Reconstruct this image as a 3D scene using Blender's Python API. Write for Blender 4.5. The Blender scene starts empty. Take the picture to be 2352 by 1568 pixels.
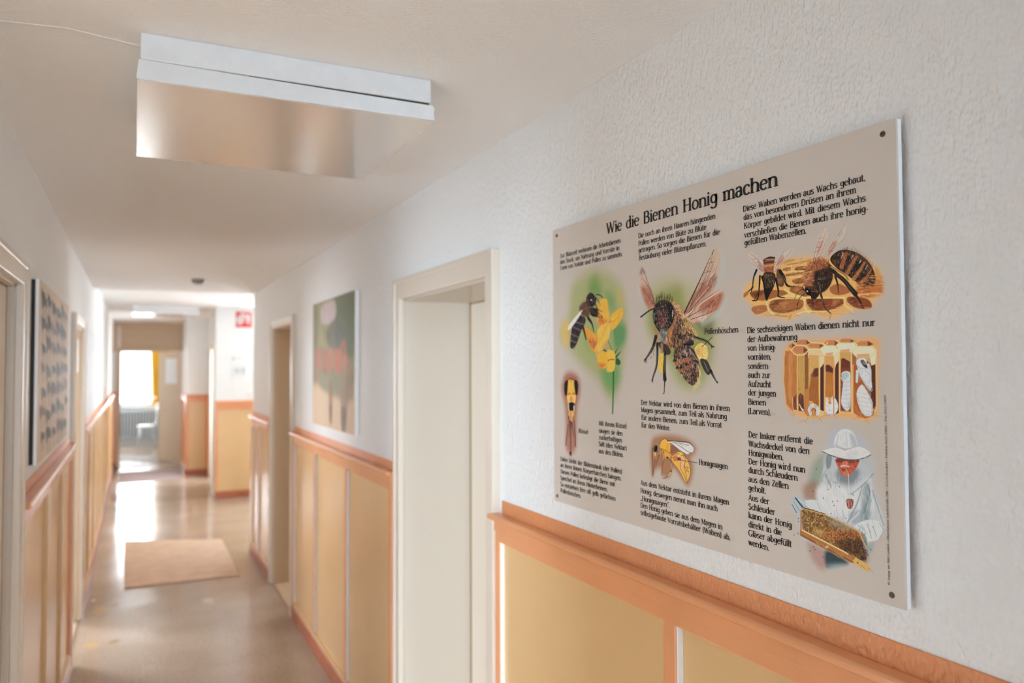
import bpy, bmesh, math, random
import numpy as np
from mathutils import Vector, Matrix

scene = bpy.context.scene
COL = scene.collection
PI = math.pi

# ------------------------------------------------------------------ camera
CAM_LENS, CAM_YAW, CAM_PITCH, CAM_ROLL = 27.356, math.radians(25.9), math.radians(1.8715), math.radians(-0.2306)
cam_data = bpy.data.cameras.new('camera')
cam = bpy.data.objects.new('camera', cam_data)
COL.objects.link(cam)
F = Vector((math.sin(CAM_YAW) * math.cos(CAM_PITCH), math.cos(CAM_YAW) * math.cos(CAM_PITCH), math.sin(CAM_PITCH)))
R0 = Vector((math.cos(CAM_YAW), -math.sin(CAM_YAW), 0)); U0 = R0.cross(F)
RR = R0 * math.cos(CAM_ROLL) + U0 * math.sin(CAM_ROLL); UU = U0 * math.cos(CAM_ROLL) - R0 * math.sin(CAM_ROLL)
m = Matrix((RR, UU, -F)).transposed().to_4x4(); m.translation = Vector((0, 0, 1.7))
cam.matrix_world = m
cam_data.lens = CAM_LENS; cam_data.sensor_width = 36; cam_data.sensor_fit = 'HORIZONTAL'
cam_data.clip_start = 0.02; cam_data.clip_end = 200
cam_data.dof.use_dof = True; cam_data.dof.focus_distance = 1.33; cam_data.dof.aperture_fstop = 2.9
cam_data.dof.aperture_blades = 9
scene.camera = cam

# ------------------------------------------------------------------ light
scene.view_settings.view_transform = 'Standard'; scene.view_settings.look = 'None'
scene.view_settings.gamma = 1.0; scene.view_settings.use_curve_mapping = False
scene.view_settings.exposure = 0.24
scene.cycles.max_bounces = 20; scene.cycles.diffuse_bounces = 14; scene.cycles.glossy_bounces = 6
world = bpy.data.worlds.new('overcast_sky'); scene.world = world; world.use_nodes = True
bgn = world.node_tree.nodes['Background']
bgn.inputs['Color'].default_value = (0.93, 0.97, 1.0, 1); bgn.inputs['Strength'].default_value = 3.0

def window_light(name, loc, direction, sx, sy, power, color):
    """daylight coming in through a window: an area lamp just outside its pane"""
    d = bpy.data.lights.new(name, 'AREA'); d.shape = 'RECTANGLE'; d.size = sx; d.size_y = sy
    d.energy = power; d.color = color
    o = bpy.data.objects.new(name, d); COL.objects.link(o)
    o.location = loc; o.rotation_euler = Vector(direction).to_track_quat('-Z', 'Y').to_euler()
    return o
window_light('daylight_end_room', (-0.5, 19.85, 1.55), (0, -1, -0.08), 1.9, 1.35, 160, (0.86, 0.94, 1.0))
window_light('daylight_recess', (2.3, 11.25, 1.62), (-0.1, -1, -0.03), 1.3, 1.5, 140, (0.86, 0.94, 1.0))
window_light('daylight_behind', (0.34, -9.4, 1.55), (0, 1, -0.03), 1.1, 1.5, 430, (0.60, 0.81, 1.0))
window_light('daylight_side_room', (-2.75, -1.2, 1.6), (1, 0.9, 0.02), 1.4, 1.4, 400, (0.68, 0.85, 1.0))

window_light('fill_left_room', (-2.85, 7.6, 1.6), (1, -0.85, 0.0), 1.1, 1.4, 250, (0.86, 0.93, 1.0))  # added behind the left doorway to brighten the right wall of the mid corridor
window_light('fill_niche', (2.05, 12.0, 1.6), (-1, 0.45, 0.0), 0.8, 1.4, 140, (0.92, 0.96, 1.0))  # added in an unseen room to brighten the far left wall and transom
window_light('fill_right_room', (3.55, 6.95, 1.6), (-1, -0.35, 0.0), 0.9, 1.4, 55, (0.90, 0.95, 1.0))  # added behind the second right doorway to lift the mid corridor
sun_d = bpy.data.lights.new('bounce_sun', 'SUN'); sun_d.energy = 27.0; sun_d.angle = math.radians(1.5); sun_d.color = (1.0, 0.98, 0.95)
bounce_sun = bpy.data.objects.new('bounce_sun', sun_d); COL.objects.link(bounce_sun)      # added sun through the side room doorway; its unseen floor patch lifts the ceiling
bounce_sun.rotation_euler = Vector((1.0, 1.1, -0.66)).to_track_quat('-Z', 'Y').to_euler()

# ------------------------------------------------------------------ material helpers
def srgb(r, g, b):
    f = lambda c: c / 12.92 if c <= 0.04045 else ((c + 0.055) / 1.055) ** 2.4
    return (f(r / 255), f(g / 255), f(b / 255), 1)
def mat(name, color, rough=0.5, metal=0.0, spec=0.5, coat=0.0, bump=None, var=0.0, vscale=3.0):
    """bump: (scale vector, strength, distance, detail)"""
    M = bpy.data.materials.new(name); M.use_nodes = True
    nt = M.node_tree; b = nt.nodes['Principled BSDF']
    b.inputs['Base Color'].default_value = color; b.inputs['Roughness'].default_value = rough
    b.inputs['Metallic'].default_value = metal; b.inputs['Specular IOR Level'].default_value = spec
    b.inputs['Coat Weight'].default_value = coat; b.inputs['Coat Roughness'].default_value = 0.12
    tc = nt.nodes.new('ShaderNodeTexCoord')
    if bump:
        (sx, sy, sz), st, dist, det = bump
        mp = nt.nodes.new('ShaderNodeMapping'); mp.inputs['Scale'].default_value = (sx, sy, sz)
        nz = nt.nodes.new('ShaderNodeTexNoise'); nz.inputs['Scale'].default_value = 1.0
        nz.inputs['Detail'].default_value = det; nz.inputs['Roughness'].default_value = 0.55
        bp = nt.nodes.new('ShaderNodeBump'); bp.inputs['Strength'].default_value = st; bp.inputs['Distance'].default_value = dist
        nt.links.new(tc.outputs['Object'], mp.inputs['Vector']); nt.links.new(mp.outputs['Vector'], nz.inputs['Vector'])
        nt.links.new(nz.outputs['Fac'], bp.inputs['Height']); nt.links.new(bp.outputs['Normal'], b.inputs['Normal'])
    if var:
        n2 = nt.nodes.new('ShaderNodeTexNoise'); n2.inputs['Scale'].default_value = vscale; n2.inputs['Detail'].default_value = 4
        mr = nt.nodes.new('ShaderNodeMapRange'); mr.inputs['From Min'].default_value = 0.3; mr.inputs['From Max'].default_value = 0.7
        mr.inputs['To Min'].default_value = 1 - var; mr.inputs['To Max'].default_value = 1 + var
        mx = nt.nodes.new('ShaderNodeVectorMath'); mx.operation = 'SCALE'; mx.inputs[0].default_value = color[:3]
        nt.links.new(tc.outputs['Object'], n2.inputs['Vector']); nt.links.new(n2.outputs['Fac'], mr.inputs['Value'])
        nt.links.new(mr.outputs['Result'], mx.inputs['Scale']); nt.links.new(mx.outputs['Vector'], b.inputs['Base Color'])
    return M

M = {}
M['wall'] = mat('white_rough_plaster', (0.84, 0.85, 0.85, 1), 0.75, spec=0.3, bump=((112, 112, 66), 0.85, 0.008, 1.2))
M['ceil'] = mat('white_ceiling_plaster', (0.88, 0.885, 0.885, 1), 0.8, spec=0.3, bump=((110, 190, 150), 0.8, 0.004, 2.5))
M['band'] = mat('orange_paint_on_plaster', (0.70, 0.285, 0.115, 1), 0.5, bump=((112, 112, 66), 0.85, 0.008, 1.2), var=0.06, vscale=6)
M['orange'] = mat('orange_gloss_paint', (0.73, 0.325, 0.15, 1), 0.2, bump=((40, 6, 40), 0.06, 0.0015, 2), var=0.05, vscale=5)
M['ochre'] = mat('ochre_gloss_panel', (0.68, 0.445, 0.215, 1), 0.24, bump=((3, 3, 3), 0.12, 0.01, 1))
M['skirt'] = mat('red_brown_skirting', (0.40, 0.115, 0.045, 1), 0.4, var=0.15, vscale=8)
M['cream'] = mat('cream_gloss_paint', (0.68, 0.595, 0.50, 1), 0.3, bump=((9, 9, 9), 0.1, 0.004, 2))
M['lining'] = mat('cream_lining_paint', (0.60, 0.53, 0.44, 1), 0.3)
M['leaf_shade'] = mat('brown_gap_shade', (0.30, 0.19, 0.09, 1), 0.6)
M['bead'] = mat('white_bead_paint', (0.90, 0.89, 0.86, 1), 0.3)
M['leaf'] = mat('cream_door_paint', (0.76, 0.67, 0.56, 1), 0.35)
M['tan'] = mat('tan_painted_wood', (0.58, 0.43, 0.28, 1), 0.4)
M['white'] = mat('white_enamel', (0.80, 0.82, 0.84, 1), 0.35, var=0.03, vscale=30)
M['glossy'] = mat('mirror_like_diffuser', (0.80, 0.77, 0.75, 1), 0.17, metal=0.55, bump=((5, 5, 5), 0.05, 0.01, 2))
M['dark'] = mat('dark_gap', (0.03, 0.028, 0.025, 1), 0.7)
M['steel'] = mat('chrome', (0.7, 0.7, 0.72, 1), 0.25, metal=1.0)
M['brass'] = mat('aged_screw', (0.16, 0.11, 0.06, 1), 0.4, metal=0.7)
M['plastic'] = mat('white_plastic', (0.8, 0.8, 0.8, 1), 0.35)
M['grey'] = mat('grey_plastic', (0.28, 0.27, 0.26, 1), 0.5)
M['yellow'] = mat('yellow_cloth', (0.80, 0.46, 0.03, 1), 0.8)
M['red'] = mat('red_sign_paint', (0.62, 0.02, 0.02, 1), 0.4)
M['paper'] = mat('white_paper', (0.82, 0.83, 0.84, 1), 0.7)
M['print'] = mat('pale_grey_print', (0.55, 0.60, 0.60, 1), 0.7)
M['rad'] = mat('radiator_enamel', (0.62, 0.66, 0.67, 1), 0.4)
M['mat1'] = mat('beige_ribbed_mat', (0.60, 0.42, 0.29, 1), 0.9, bump=((2, 120, 2), 0.9, 0.004, 1), var=0.1, vscale=9)
M['mat2'] = mat('grey_mat', (0.36, 0.29, 0.29, 1), 0.9, bump=((60, 60, 60), 0.5, 0.003, 2))
M['boardedge'] = mat('white_board_edge', (0.90, 0.91, 0.93, 1), 0.4)
M['black'] = mat('plain_black', (0.012, 0.012, 0.012, 1), 0.5)
M['ink'] = mat('black_ink', (0.012, 0.011, 0.011, 1), 0.45)
BOARD = (0.66, 0.593, 0.534)

# floor: worn, glossy linoleum
fm = mat('worn_glossy_linoleum', (0.43, 0.315, 0.23, 1), 0.2, spec=0.5, bump=((1.6, 2.2, 1), 0.10, 0.01, 2)); M['floor'] = fm
nt = fm.node_tree; b = nt.nodes['Principled BSDF']
tc = nt.nodes.new('ShaderNodeTexCoord')
n1 = nt.nodes.new('ShaderNodeTexNoise'); n1.inputs['Scale'].default_value = 2.2; n1.inputs['Detail'].default_value = 6
cr = nt.nodes.new('ShaderNodeValToRGB'); cr.color_ramp.elements[0].position = 0.3; cr.color_ramp.elements[0].color = (0.34, 0.25, 0.18, 1)
cr.color_ramp.elements[1].position = 0.7; cr.color_ramp.elements[1].color = (0.42, 0.32, 0.245, 1)
nt.links.new(tc.outputs['Object'], n1.inputs['Vector']); nt.links.new(n1.outputs['Fac'], cr.inputs['Fac'])
nf = nt.nodes.new('ShaderNodeTexNoise'); nf.inputs['Scale'].default_value = 55; nf.inputs['Detail'].default_value = 3
fr_ = nt.nodes.new('ShaderNodeMapRange'); fr_.inputs['From Min'].default_value = 0.3; fr_.inputs['From Max'].default_value = 0.7; fr_.inputs['To Min'].default_value = 0.84; fr_.inputs['To Max'].default_value = 1.14
fx = nt.nodes.new('ShaderNodeVectorMath'); fx.operation = 'SCALE'
nt.links.new(tc.outputs['Object'], nf.inputs['Vector']); nt.links.new(nf.outputs['Fac'], fr_.inputs['Value']); nt.links.new(cr.outputs['Color'], fx.inputs[0]); nt.links.new(fr_.outputs['Result'], fx.inputs['Scale'])
last = fx.outputs['Vector']
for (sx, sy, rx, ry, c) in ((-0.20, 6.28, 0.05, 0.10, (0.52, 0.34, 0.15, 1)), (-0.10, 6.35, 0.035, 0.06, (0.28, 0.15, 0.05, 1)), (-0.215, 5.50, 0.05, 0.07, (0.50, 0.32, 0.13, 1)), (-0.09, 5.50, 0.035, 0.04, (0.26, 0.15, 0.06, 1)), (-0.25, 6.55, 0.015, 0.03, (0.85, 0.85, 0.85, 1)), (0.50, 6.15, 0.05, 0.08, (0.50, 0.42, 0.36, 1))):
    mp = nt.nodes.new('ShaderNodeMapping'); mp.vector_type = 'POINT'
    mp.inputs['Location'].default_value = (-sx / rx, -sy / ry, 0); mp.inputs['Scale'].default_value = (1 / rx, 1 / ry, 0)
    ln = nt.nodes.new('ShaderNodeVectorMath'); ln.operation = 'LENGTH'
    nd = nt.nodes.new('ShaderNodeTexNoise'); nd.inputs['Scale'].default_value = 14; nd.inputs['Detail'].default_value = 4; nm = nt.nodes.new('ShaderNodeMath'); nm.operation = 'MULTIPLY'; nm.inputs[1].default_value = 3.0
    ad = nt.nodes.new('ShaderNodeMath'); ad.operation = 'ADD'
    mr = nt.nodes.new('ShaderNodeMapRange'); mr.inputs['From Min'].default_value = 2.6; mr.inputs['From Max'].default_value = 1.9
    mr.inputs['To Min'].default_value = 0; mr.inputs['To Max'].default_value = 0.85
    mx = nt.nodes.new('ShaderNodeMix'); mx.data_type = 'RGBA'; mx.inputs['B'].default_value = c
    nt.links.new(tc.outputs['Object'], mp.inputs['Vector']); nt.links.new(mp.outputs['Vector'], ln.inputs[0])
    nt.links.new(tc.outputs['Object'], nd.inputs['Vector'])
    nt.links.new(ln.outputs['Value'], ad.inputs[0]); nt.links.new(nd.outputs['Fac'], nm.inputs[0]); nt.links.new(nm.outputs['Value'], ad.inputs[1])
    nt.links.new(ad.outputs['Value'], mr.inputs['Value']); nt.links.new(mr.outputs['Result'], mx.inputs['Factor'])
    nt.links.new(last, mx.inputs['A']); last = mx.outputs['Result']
nt.links.new(last, b.inputs['Base Color'])
n3 = nt.nodes.new('ShaderNodeTexNoise'); n3.inputs['Scale'].default_value = 1.7; n3.inputs['Detail'].default_value = 5
mr = nt.nodes.new('ShaderNodeMapRange'); mr.inputs['To Min'].default_value = 0.12; mr.inputs['To Max'].default_value = 0.22
mr.inputs['From Min'].default_value = 0.35; mr.inputs['From Max'].default_value = 0.65
nt.links.new(tc.outputs['Object'], n3.inputs['Vector']); nt.links.new(n3.outputs['Fac'], mr.inputs['Value']); nt.links.new(mr.outputs['Result'], b.inputs['Roughness'])

# window glass
g = bpy.data.materials.new('window_glass'); g.use_nodes = True; M['glass'] = g
nt = g.node_tree; nt.nodes.clear()
o_ = nt.nodes.new('ShaderNodeOutputMaterial'); t_ = nt.nodes.new('ShaderNodeBsdfTransparent'); gl = nt.nodes.new('ShaderNodeBsdfGlossy'); mx = nt.nodes.new('ShaderNodeMixShader')
gl.inputs['Roughness'].default_value = 0.02; mx.inputs['Fac'].default_value = 0.06
nt.links.new(t_.outputs[0], mx.inputs[1]); nt.links.new(gl.outputs[0], mx.inputs[2]); nt.links.new(mx.outputs[0], o_.inputs['Surface'])

# painted artwork: colour stored on the print itself
am = bpy.data.materials.new('colour_print'); am.use_nodes = True; M['art'] = am
nt = am.node_tree; b = nt.nodes['Principled BSDF']; b.inputs['Roughness'].default_value = 0.6; b.inputs['Specular IOR Level'].default_value = 0.15
at = nt.nodes.new('ShaderNodeAttribute'); at.attribute_name = 'Col'; nt.links.new(at.outputs['Color'], b.inputs['Base Color'])
M['board'] = mat('poster_board', BOARD + (1,), 0.6, spec=0.15)

# ------------------------------------------------------------------ mesh helpers
class MB:
    def __init__(s): s.bm = bmesh.new()
    def box(s, x0, y0, z0, x1, y1, z1, bev=0.0, seg=2):
        x0, x1 = sorted((x0, x1)); y0, y1 = sorted((y0, y1)); z0, z1 = sorted((z0, z1))
        vs = [s.bm.verts.new(p) for p in ((x0, y0, z0), (x1, y0, z0), (x1, y1, z0), (x0, y1, z0), (x0, y0, z1), (x1, y0, z1), (x1, y1, z1), (x0, y1, z1))]
        fs = [s.bm.faces.new([vs[i] for i in q]) for q in ((0, 3, 2, 1), (4, 5, 6, 7), (0, 1, 5, 4), (1, 2, 6, 5), (2, 3, 7, 6), (3, 0, 4, 7))]
        if bev:
            es = list({e for f in fs for e in f.edges})
            bmesh.ops.bevel(s.bm, geom=es, offset=bev, segments=seg, profile=0.5, affect='EDGES')
        return s
    def prism(s, pts, axis, a, c):
        """extrude a closed 2D outline along axis ('x','y','z') from a to c"""
        def P3(p, t): return {'x': (t, p[0], p[1]), 'y': (p[0], t, p[1]), 'z': (p[0], p[1], t)}[axis]
        A = [s.bm.verts.new(P3(p, a)) for p in pts]; B = [s.bm.verts.new(P3(p, c)) for p in pts]; n = len(pts)
        for i in range(n): s.bm.faces.new((A[i], A[(i + 1) % n], B[(i + 1) % n], B[i]))
        s.bm.faces.new(A[::-1]); s.bm.faces.new(B)
        return s
    def loft(s, rings, caps=True):
        V = [[s.bm.verts.new(p) for p in r] for r in rings]; n = len(rings[0])
        for a, c in zip(V, V[1:]):
            for i in range(n): s.bm.faces.new((a[i], a[(i + 1) % n], c[(i + 1) % n], c[i]))
        if caps: s.bm.faces.new(V[0][::-1]); s.bm.faces.new(V[-1])
        return s
    def tube(s, pts, r, n=10):
        pts = [Vector(p) for p in pts]; rings = []
        for i, p in enumerate(pts):
            t = (pts[min(i + 1, len(pts) - 1)] - pts[max(i - 1, 0)]).normalized()
            u = t.orthogonal().normalized() if i == 0 else (u - t * u.dot(t)).normalized()
            w = t.cross(u); rr = r[i] if isinstance(r, (list, tuple)) else r
            rings.append([p + (u * math.cos(2 * PI * k / n) + w * math.sin(2 * PI * k / n)) * rr for k in range(n)])
        return s.loft(rings)
    def build(s, name, material, parent=None, smooth=False):
        bmesh.ops.recalc_face_normals(s.bm, faces=s.bm.faces[:])
        me = bpy.data.meshes.new(name); s.bm.to_mesh(me); s.bm.free()
        me.materials.append(M[material] if isinstance(material, str) else material)
        if smooth:
            for p in me.polygons: p.use_smooth = True
        o = bpy.data.objects.new(name, me); COL.objects.link(o)
        if parent:
            o.parent = parent
            o.matrix_parent_inverse = Matrix.Translation(-parent.location)
        return o
def tag(o, label=None, cat=None, group=None, kind=None):
    if label: o['label'] = label
    if cat: o['category'] = cat
    if group: o['group'] = group
    if kind: o['kind'] = kind
    return o
def empty(name, loc, label=None, cat=None, group=None, kind=None):
    o = bpy.data.objects.new(name, None); o.location = loc; o.empty_display_size = 0.1; COL.objects.link(o)
    return tag(o, label, cat, group, kind)
def struct(mb, name, material, label=None, cat=None, parent=None):
    o = mb.build(name, material, parent)
    if not parent: tag(o, label, cat, None, 'structure')
    return o

# ------------------------------------------------------------------ the shell
XR, XL, ZC, ZC2 = 1.004, -0.325, 2.392, 2.50
YE = 7.60                                   # the right wall ends here, the recess begins
struct(MB().box(-4, -10, -0.12, 5, 21, 0), 'floor', 'floor', 'glossy worn beige-brown linoleum floor of the corridor', 'floor')
struct(MB().box(-0.48, -9.2, ZC, 1.32, YE, 2.62), 'ceiling', 'ceil', 'white textured ceiling of the near corridor', 'ceiling')
struct(MB().box(-0.48, YE, ZC2, 3.35, 15.14, 2.62), 'ceiling.001', 'ceil', 'higher white ceiling over the far corridor and its recess', 'ceiling')
struct(MB().box(-2.2, 15.14, ZC2, 2.2, 20.0, 2.62), 'ceiling.002', 'ceil', 'white ceiling of the room at the corridor end', 'ceiling')
D1 = (2.215, 3.095, 1.986)                  # right door openings: y0, y1, top
D2 = (5.56, 6.40, 2.02)
w = MB()
for y0, y1, z0 in ((-9.2, D1[0], 0), (D1[0], D1[1], D1[2]), (D1[1], D2[0], 0), (D2[0], D2[1], D2[2]), (D2[1], YE, 0)):
    w.box(XR, y0, z0, XR + 0.30, y1, ZC)
struct(w, 'wall_right', 'wall', 'white rough plastered right wall carrying the bee poster', 'wall')
L0 = (0.72, 1.72, 2.0); L1 = (1.95, 2.767, 1.96); L2 = (5.16, 6.06, 1.97)
w = MB()
for y0, y1, z0 in ((-9.2, L0[0], 0), (L0[0], L0[1], L0[2]), (L0[1], L1[0], 0), (L1[0], L1[1], L1[2]), (L1[1], L2[0], 0), (L2[0], L2[1], L2[2]), (L2[1], YE, 0)):
    w.box(XL - 0.15, y0, z0, XL, y1, ZC)
w.box(XL - 0.15, YE, 0, XL, 15.0, ZC2)
struct(w, 'wall_left', 'wall', 'white rough plastered left wall of the corridor', 'wall')
# behind the camera: end wall with a window
w = MB(); w.box(-0.48, -9.2, 0, 1.32, -9.0, 0.75).box(-0.48, -9.2, 2.25, 1.32, -9.0, ZC).box(-0.48, -9.2, 0.75, -0.2, -9.0, 2.25).box(0.88, -9.2, 0.75, 1.32, -9.0, 2.25)
struct(w, 'wall_back', 'wall', 'white wall with a window behind the camera', 'wall')
# side room behind the open doorway on the left
w = MB(); w.box(-2.65, -2.8, 0, -2.5, -1.95, 2.4).box(-2.65, -0.45, 0, -2.5, 2.2, 2.4).box(-2.65, -1.95, 0, -2.5, -0.45, 0.85).box(-2.65, -1.95, 2.35, -2.5, -0.45, 2.4)
w.box(-2.65, -2.95, 0, -0.475, -2.8, 2.4).box(-2.65, 2.0, 0, -0.475, 2.2, 2.4).box(-2.65, -2.95, 2.4, -0.475, 2.2, 2.5)
struct(w, 'wall_side_room', 'wall', 'white walls of the side room left of the camera', 'wall')
# unseen rooms behind the left and right doorways, added for their window light
w = MB(); w.box(-2.75, 4.5, 0, -2.6, 7.05, 2.4).box(-2.75, 8.15, 0, -2.6, 9.0, 2.4).box(-2.75, 7.05, 0, -2.6, 8.15, 0.85).box(-2.75, 7.05, 2.35, -2.6, 8.15, 2.4)
w.box(-2.75, 4.4, 0, -0.475, 4.5, 2.4).box(-2.75, 8.8, 0, -0.475, 9.0, 2.4).box(-2.75, 4.4, 2.4, -0.475, 9.0, 2.5)
struct(w, 'wall_left_room', 'wall', 'white walls of the unseen room added behind the left doorway', 'wall')
w = MB(); w.box(3.3, 4.7, 0, 3.45, 6.5, 2.4).box(3.3, 7.3, 0, 3.45, 7.65, 2.4).box(3.3, 6.5, 0, 3.45, 7.3, 0.85).box(3.3, 6.5, 2.35, 3.45, 7.3, 2.4)
w.box(1.304, 4.6, 0, 3.45, 4.7, 2.4).box(1.304, 7.5, 0, 3.45, 7.65, 2.4).box(1.304, 4.6, 2.4, 3.45, 7.65, 2.5)
struct(w, 'wall_right_room', 'wall', 'white walls of the unseen room added behind the second right doorway', 'wall')
# recess on the right
XP = 0.964
w = MB(); w.box(1.304, YE - 0.2, 0, 3.35, YE, ZC2)
struct(w, 'wall_recess_near', 'tan', 'unseen near wall of the recess, toned tan to damp bounced light', 'wall')  # tan chosen for this unseen wall so less light bounces onto the pier
struct(MB().box(3.2, YE, 0, 3.35, 10.92, ZC2), 'wall_recess_side', 'wall', 'side wall of the recess', 'wall')
w = MB().box(XP, 10.92, 0, 1.62, 11.1, ZC2).box(2.96, 10.92, 0, 3.35, 11.1, ZC2).box(1.62, 10.92, 0, 2.96, 11.1, 0.85).box(1.62, 10.92, 2.42, 2.96, 11.1, ZC2)
w.box(XP, 11.1, 0, 1.62, 11.35, ZC2)
struct(w, 'wall_recess_far', 'wall', 'white pier face with the red sign in the recess', 'wall')
struct(MB().box(1.09, 11.35, 0, 1.25, 12.2, ZC2).box(1.09, 12.95, 0, 1.25, 13.5, ZC2).box(1.09, 12.2, 2.0, 1.25, 12.95, ZC2).box(1.25, 13.35, 0, 2.0, 13.5, ZC2).box(1.85, 12.5, 0, 2.0, 13.35, ZC2).box(1.85, 11.35, 0, 2.0, 11.55, ZC2).box(1.85, 11.55, 0, 2.0, 12.5, 0.85).box(1.85, 11.55, 2.3, 2.0, 12.5, ZC2), 'wall_niche', 'wall', 'side wall behind the pier, with an unseen room added for its light', 'wall')
XS = 0.769
struct(MB().box(XS, 13.5, 0, 1.25, 15.0, ZC2), 'wall_pilaster', 'wall', 'wall block right of the far door', 'wall')
# end wall with its door, tan painted partition
w = MB(); w.box(XL - 0.15, 15.0, 0, -0.215, 15.14, ZC2)
struct(w, 'wall_end', 'wall', 'narrow wall strip left of the far door', 'wall')
# end room
w = MB(); w.box(-2.2, 15.0, 0, -0.475, 15.14, ZC2).box(0.93, 15.0, 0, 2.2, 15.14, ZC2).box(-2.35, 15.0, 0, -2.2, 20, ZC2).box(2.2, 15.0, 0, 2.35, 20, ZC2)
w.box(-2.2, 19.4, 0, 2.2, 19.7, 0.86).box(-2.2, 19.4, 2.3, 2.2, 19.7, ZC2).box(-2.2, 19.4, 0.86, -1.45, 19.7, 2.3).box(0.62, 19.4, 0.86, 2.2, 19.7, 2.3)
struct(w, 'wall_end_room', 'wall', 'white walls of the room beyond the far door', 'wall')

def window(name, axis, a0, a1, pos, z0, z1, mull, label, sign=1):
    """a framed window in a wall whose plane is perpendicular to axis"""
    r = empty(name, ((a0 + a1) / 2, pos, z0) if axis == 'y' else (pos, (a0 + a1) / 2, z0), label, 'window', None, 'structure')
    def bx(mb, u0, d0, w0, u1, d1, w1, bev=0.004):
        return mb.box(u0, pos + d0, w0, u1, pos + d1, w1, bev) if axis == 'y' else mb.box(pos + d0, u0, w0, pos + d1, u1, w1, bev)
    f = MB()
    for u0, u1 in ((a0, a0 + 0.06), (a1 - 0.06, a1)) + tuple((q - 0.035, q + 0.035) for q in mull): bx(f, u0, -0.03, z0, u1, 0.03, z1)
    bx(f, a0, -0.03, z0, a1, 0.03, z0 + 0.06); bx(f, a0, -0.03, z1 - 0.06, a1, 0.03, z1)
    f.build('window_frame', 'plastic', r)
    bx(MB(), a0 + 0.05, -0.004, z0 + 0.05, a1 - 0.05, 0.004, z1 - 0.05, 0).build('pane', 'glass', r)
    bx(MB(), a0 - 0.04, -0.28 * sign, z0 - 0.035, a1 + 0.04, -0.03 * sign, z0, 0.006).build('window_sill', 'plastic', r)
    return r
window('window_1', 'y', -1.45, 0.62, 19.62, 0.86, 2.3, (0.39, -0.55), 'bright window of the room beyond the far door')
window('window_2', 'y', 1.62, 2.96, 11.05, 0.85, 2.42, (2.29,), 'tall window of the recess on the right')
window('window_3', 'y', -0.2, 0.88, -9.08, 0.75, 2.25, (0.34,), 'window at the corridor end behind the camera', -1)
window('window_4', 'x', -1.95, -0.45, -2.58, 0.85, 2.35, (-1.2,), 'window of the side room on the left', -1)
window('window_5', 'x', 7.05, 8.15, -2.68, 0.85, 2.35, (7.6,), 'unseen window added in the room behind the left doorway', -1)
window('window_6', 'x', 6.5, 7.3, 3.38, 0.85, 2.35, (6.9,), 'unseen window added in the room behind the second right doorway')
window('window_7', 'x', 11.55, 12.5, 1.93, 0.85, 2.3, (12.02,), 'unseen window added in the small room behind the pier')

# ------------------------------------------------------------------ panelled dado
def dado(name, label, o, along, out, s0, s1, stiles, zs=0.0, ends=(0.0, 0.0), stw=0.04, beads=False, inner='orange'):
    """panelling along a wall. o: origin on the wall line, along/out: unit vectors, s0..s1: extent, stiles: centres"""
    r = empty(name, (o[0] + along[0] * (s0 + s1) / 2, o[1] + along[1] * (s0 + s1) / 2, 0), label, 'panelling', None, 'structure')
    def bx(mb, a0, d0, z0, a1, d1, z1, bev=0.002, seg=2):
        p = [o[i] + along[i] * a0 + out[i] * d0 for i in (0, 1)]; q = [o[i] + along[i] * a1 + out[i] * d1 for i in (0, 1)]
        return mb.box(p[0], p[1], z0, q[0], q[1], z1, bev, seg)
    zt = 1.178 + zs
    bx(MB(), s0 + ends[0], -0.002, zt + 0.072, s1 - ends[1], 0.0035, zt + 0.120, 0).build('painted_band', 'band', r)
    bx(MB(), s0, 0.0, zt + 0.064, s1, 0.042, zt + 0.082, 0.0075, 3).build('cap_rail', 'orange', r)
    bx(bx(MB(), s0, 0, zt + 0.030, s1, 0.023, zt + 0.066), s0, 0, zt, s1, 0.019, zt + 0.030).build('frieze', 'orange', r)
    bx(MB(), s0, 0, 0, s1, 0.024, 0.085, 0.004).build('skirting', 'skirt', r)
    bx(MB(), s0, 0, 0.083, s1, 0.019, 0.105).build('bottom_rail', 'ochre', r)
    edges = []
    for c in stiles:
        a, e = max(s0, c - stw / 2), min(s1, c + stw / 2); edges.append((a, e))
        bx(MB(), a, 0, 0.104, e, 0.019, zt + 0.001, 0.0035).build('stile', 'orange' if c in (stiles[0], stiles[-1]) else inner, r)
    for (a0, e0), (a1, e1) in zip(edges, edges[1:]):
        bx(MB(), e0 - 0.002, -0.002, 0.10, a1 + 0.002, 0.003, zt + 0.004, 0).build('panel', 'ochre', r)
        if beads:
            bx(MB(), a1 - 0.004, 0.002, 0.106, a1 - 0.0005, 0.0165, zt - 0.001, 0.001).build('white_bead', 'bead', r)
            bx(MB(), e0 - 0.003, 0.002, 0.106, e0 + 0.002, 0.0185, zt - 0.001, 0.0015).build('orange_bead', 'orange', r)
    return r
dado('trim_1', 'orange and ochre dado panelling under the bee poster', (XR, 0), (0, 1), (-1, 0), -8.9, 2.165, (-8.88, -8.0, -7.2, -6.4, -5.6, -4.8, -4.0, -3.2, -2.8, -1.98, -1.16, -0.34, 0.48, 1.302, 2.143), ends=(0, 0.03), beads=True)
dado('trim_2', 'orange and ochre dado panelling under the abstract painting', (XR, 0), (0, 1), (-1, 0), 3.205, 5.50, (3.225, 4.005, 4.79, 5.47), beads=True)
dado('trim_3', 'orange and ochre dado panelling between second door and recess', (XR, 0), (0, 1), (-1, 0), 6.46, YE + 0.0, (6.49, 7.16, 7.58), beads=True)
dado('trim_4', 'orange and ochre dado panelling under the animal poster', (XL, 0), (0, 1), (1, 0), 2.85, 5.075, (2.88, 3.70, 4.42, 5.055), zs=0.02, inner='ochre')
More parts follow.
